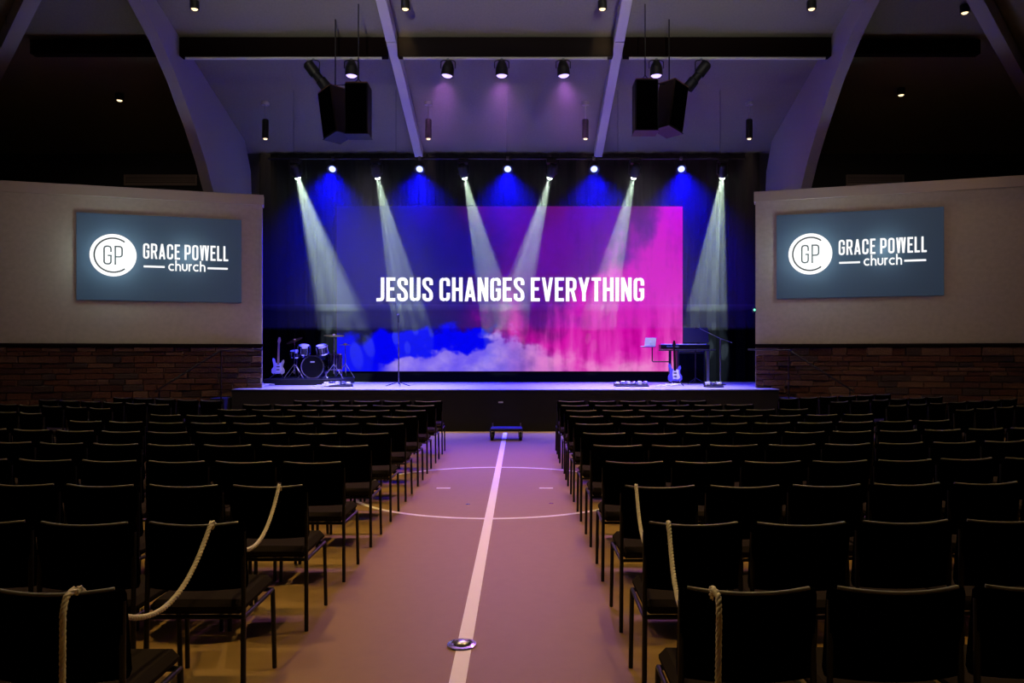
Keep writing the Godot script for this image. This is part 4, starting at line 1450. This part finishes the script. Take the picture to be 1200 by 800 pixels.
func build_chairs():
	var proto := make_chair()
	var used := false
	var left := [5, 6, 6, 7, 8, 9, 9, 8, 6, 5, 4]
	var right := [5, 6, 7, 8, 9, 10, 10, 9, 8, 6, 5]
	var seats := []
	for k in 11:
		var d0 := 12.6 - k + 0.235            # of the chair's middle; the rear leg stands at 12.6 - k
		for s in [-1, 1]:
			for i in (left if s < 0 else right)[k]:
				var x: float = (-1.515 - 0.5 * i) if s < 0 else (0.83 + 0.5 * i)
				var off: float = 0.5 * i
				x += [-0.055, -0.02][10 - k] if k > 8 else 0.0
				var d: float = d0 + 0.028 * off * off
				var yaw: float = atan(0.056 * off) * s
				seats.append([x, d, yaw, "black padded chair %s of the aisle, %s row from the stage, %s seat out" % ["left" if s < 0 else "right", ORD[k], ORD[i]], "rows %s of the aisle" % ["left" if s < 0 else "right"]])
	# angled outer blocks
	var nl := [5, 6, 6, 6]
	var nr := [6, 6, 7, 6]
	for k in 4:
		for i in nl[k]:
			var st0 := Vector2(-5.05 - 0.44 * k, 12.95 - 0.86 * k)
			var p: Vector2 = st0 + Vector2(-0.913, 0.407) * 0.52 * i
			seats.append([p.x, p.y, -0.42, "black padded chair in the angled block by the left stone wall, %s row, %s seat" % [ORD[k], ORD[i]], "angled block by the left wall"])
		for i in nr[k]:
			var st1 := Vector2(4.55 + 0.52 * k, 13.55 - 0.86 * k)
			var p: Vector2 = st1 + Vector2(0.866, 0.5) * 0.52 * i
			seats.append([p.x, p.y, 0.52, "black padded chair in the angled block by the right stone wall, %s row, %s seat" % [ORD[k], ORD[i]], "angled block by the right wall"])
	rng.seed = 77
	for q in seats:
		var c := proto if not used else proto.duplicate()
		used = true
		c.name = numbered("stacking_chair")
		add_child(c)
		c.position = Vector3(q[0] + rng.randf_range(-0.004, 0.004), 0, -q[1] + rng.randf_range(-0.012, 0.012))
		c.rotation.y = q[2] + rng.randf_range(-0.010, 0.010)
		tag(c, q[3], "chair", q[4])

func build_ropes():
	# white twisted rope laid over the backs of the last rows' aisle chairs, one span from row to row
	for s in [-1, 1]:
		var x: float = -1.43 if s < 0 else 0.685
		for k in 3:
			var d0 := 4.52 - k                   # farther chair back
			var d1 := d0 - 1.0
			var pts := []
			var xx: float = x + (-0.045 if k == 2 else 0.0)
			if k < 2:
				pts = [Vector3(x, 0.78, -(d0 + 0.06)), Vector3(x, 0.84, -(d0 + 0.058))]
				for i in 33:
					var t := i / 32.0
					var sag := 0.24
					pts.append(Vector3(lerpf(x, x - (0.045 if k == 1 else 0.0), t) + s * -0.02 * sin(t * PI), 0.885 - sag * (1.0 - pow(2.0 * t - 1.0, 2.0)), -lerpf(d0 + 0.03, d1 + 0.045, t)))
			else:                                # the loose tail hangs down behind the last chair
				pts = [Vector3(xx, 0.80, -(d0 + 0.06)), Vector3(xx, 0.86, -(d0 + 0.05)), Vector3(xx, 0.888, -(d0 + 0.015)), Vector3(xx + 0.004 * s, 0.875, -(d0 - 0.02))]
				for i in 14: pts.append(Vector3(xx + s * -0.0015 * i, 0.83 - 0.045 * i, -(d0 - 0.045 - 0.003 * i)))
			var o := thing("rope", "white twisted rope %s, %s of the aisle" % [["drooping between the third and second last rows", "drooping from the second last row to the last", "end hanging down behind the last row's chair"][k], "left" if s < 0 else "right"], "rope")
			# three strands wound round each other
			var fine := []
			for i in pts.size() - 1:
				for j in 4: fine.append(pts[i].lerp(pts[i + 1], j / 4.0))
			fine.append(pts[-1])
			for h in 3:
				var strand := []
				var run := 0.0
				for i in fine.size():
					if i > 0: run += (fine[i] - fine[i - 1]).length()
					var t: Vector3 = (fine[mini(i + 1, fine.size() - 1)] - fine[maxi(i - 1, 0)]).normalized()
					var a := Vector3.RIGHT
					var b := t.cross(a).normalized()
					var ph := TAU * (run / 0.055 + h / 3.0)
					strand.append(fine[i] + (a * cos(ph) + b * sin(ph)) * 0.0055)
				var st := S()
				tube(st, strand, 0.0062, 6)
				obj("strand", st, M.rope, o)

func build_small():
	# round metal cover of a floor box, on the painted line
	var t := thing("floor_box", "round shiny metal floor cover on the white line in the aisle", "floor cover", Vector3(-0.335, 0.003, -4.38))
	var st := S()
	lathe(st, [Vector2(0.085, 0.0), Vector2(0.083, 0.008), Vector2(0.062, 0.012), Vector2(0.058, 0.006), Vector2(0.0, 0.006)], 32)
	obj("flange", st, M.chrome, t)
	st = S()
	lathe(st, [Vector2(0.052, 0.006), Vector2(0.045, 0.020), Vector2(0.02, 0.026), Vector2(0, 0.027)], 28, Transform3D(), true)
	obj("lid", st, M.chrome, t)
	# low wheeled dolly in front of the stage
	t = thing("dolly", "low black wheeled dolly parked at the end of the aisle by the stage", "dolly", Vector3(-0.27, 0, -14.75))
	st = S()
	box(st, Vector3(0, 0.215, 0), Vector3(0.60, 0.04, 0.42), 0.01)
	obj("platform", st, M.black, t)
	for sx in [-1, 1]:
		for sz in [-1, 1]:
			st = S()
			lathe(st, [Vector2(0, -0.03), Vector2(0.055, -0.03), Vector2(0.065, -0.018), Vector2(0.065, 0.018), Vector2(0.055, 0.03), Vector2(0, 0.03)], 18, Transform3D(Basis(Vector3(0, 0, 1), PI / 2), Vector3(sx * 0.27, 0.065, sz * 0.17)))
			var w := obj("wheel", st, M.rubber, t)
			st = S()
			for e in [-1, 1]:
				box(st, Vector3(sx * 0.27 + e * 0.038, 0.125, sz * 0.17), Vector3(0.008, 0.13, 0.05))
			box(st, Vector3(sx * 0.27, 0.19, sz * 0.17), Vector3(0.085, 0.01, 0.08))
			obj("caster_fork", st, M.black, w)
	st = S()
	for s in [-1, 1]:
		tube(st, [Vector3(s * 0.27, 0.233, -0.19), Vector3(s * 0.27, 0.30, -0.19)], 0.014, 6)
	obj("corner_post", st, M.steel, t)

func build_haze():
	var f := FogVolume.new()
	f.name = "stage_haze"
	f.shape = RenderingServer.FOG_VOLUME_SHAPE_BOX
	f.size = Vector3(12.2, 4.0, 3.0)
	f.position = Vector3(XC, 4.75, -18.7)
	var m := FogMaterial.new()
	m.albedo = Color(0.96, 0.96, 0.96)
	m.density = HAZE
	f.material = m
	tag(f, "thin theatrical haze hanging over the stage", "haze", "", "stuff")
	add_child(f)
	var low := FogVolume.new()
	low.name = "low_stage_haze"
	low.shape = RenderingServer.FOG_VOLUME_SHAPE_BOX
	low.size = Vector3(12.2, 0.5, 3.0)
	low.position = Vector3(XC, 2.5, -18.7)
	var thin := FogMaterial.new()
	thin.albedo = Color(0.96, 0.96, 0.96)
	thin.density = HAZE * 0.5
	low.material = thin
	tag(low, "thinner lower edge of the haze over the stage, ending above the drums", "haze", "", "stuff")
	add_child(low)
	var g := FogVolume.new()
	g.name = "ceiling_haze"
	g.shape = RenderingServer.FOG_VOLUME_SHAPE_BOX
	g.size = Vector3(4.4, 2.3, 1.6)
	g.position = Vector3(XC + 0.1, 6.95, -15.8)
	g.material = m
	tag(g, "faint haze catching the violet light below the middle purlin spotlights", "haze", "", "stuff")
	add_child(g)

func _ready():
	rng.seed = 1
	set_camera_and_light()
	make_materials()
	build_room()
	build_roof_frame()
	build_stage()
	build_screen()
	sign_screen("dark wall screen with a glowing round logo, on the left wall beside the stage", Vector2(-5.72, 17.0), Vector2(-0.9577, -0.2881), 0.43, 3.65, 2.765, 4.578, true)
	sign_screen("dark wall screen with a glowing round logo, on the right wall beside the stage", Vector2(5.2, 17.0), Vector2(0.9507, -0.3104), 0.443, 3.716, 2.85, 4.675, false)
	build_lamps()
	build_purlin_spots()
	build_truss()
	build_chairs()
	build_speakers()
	build_band()
	build_ropes()
	build_small()
	build_haze()
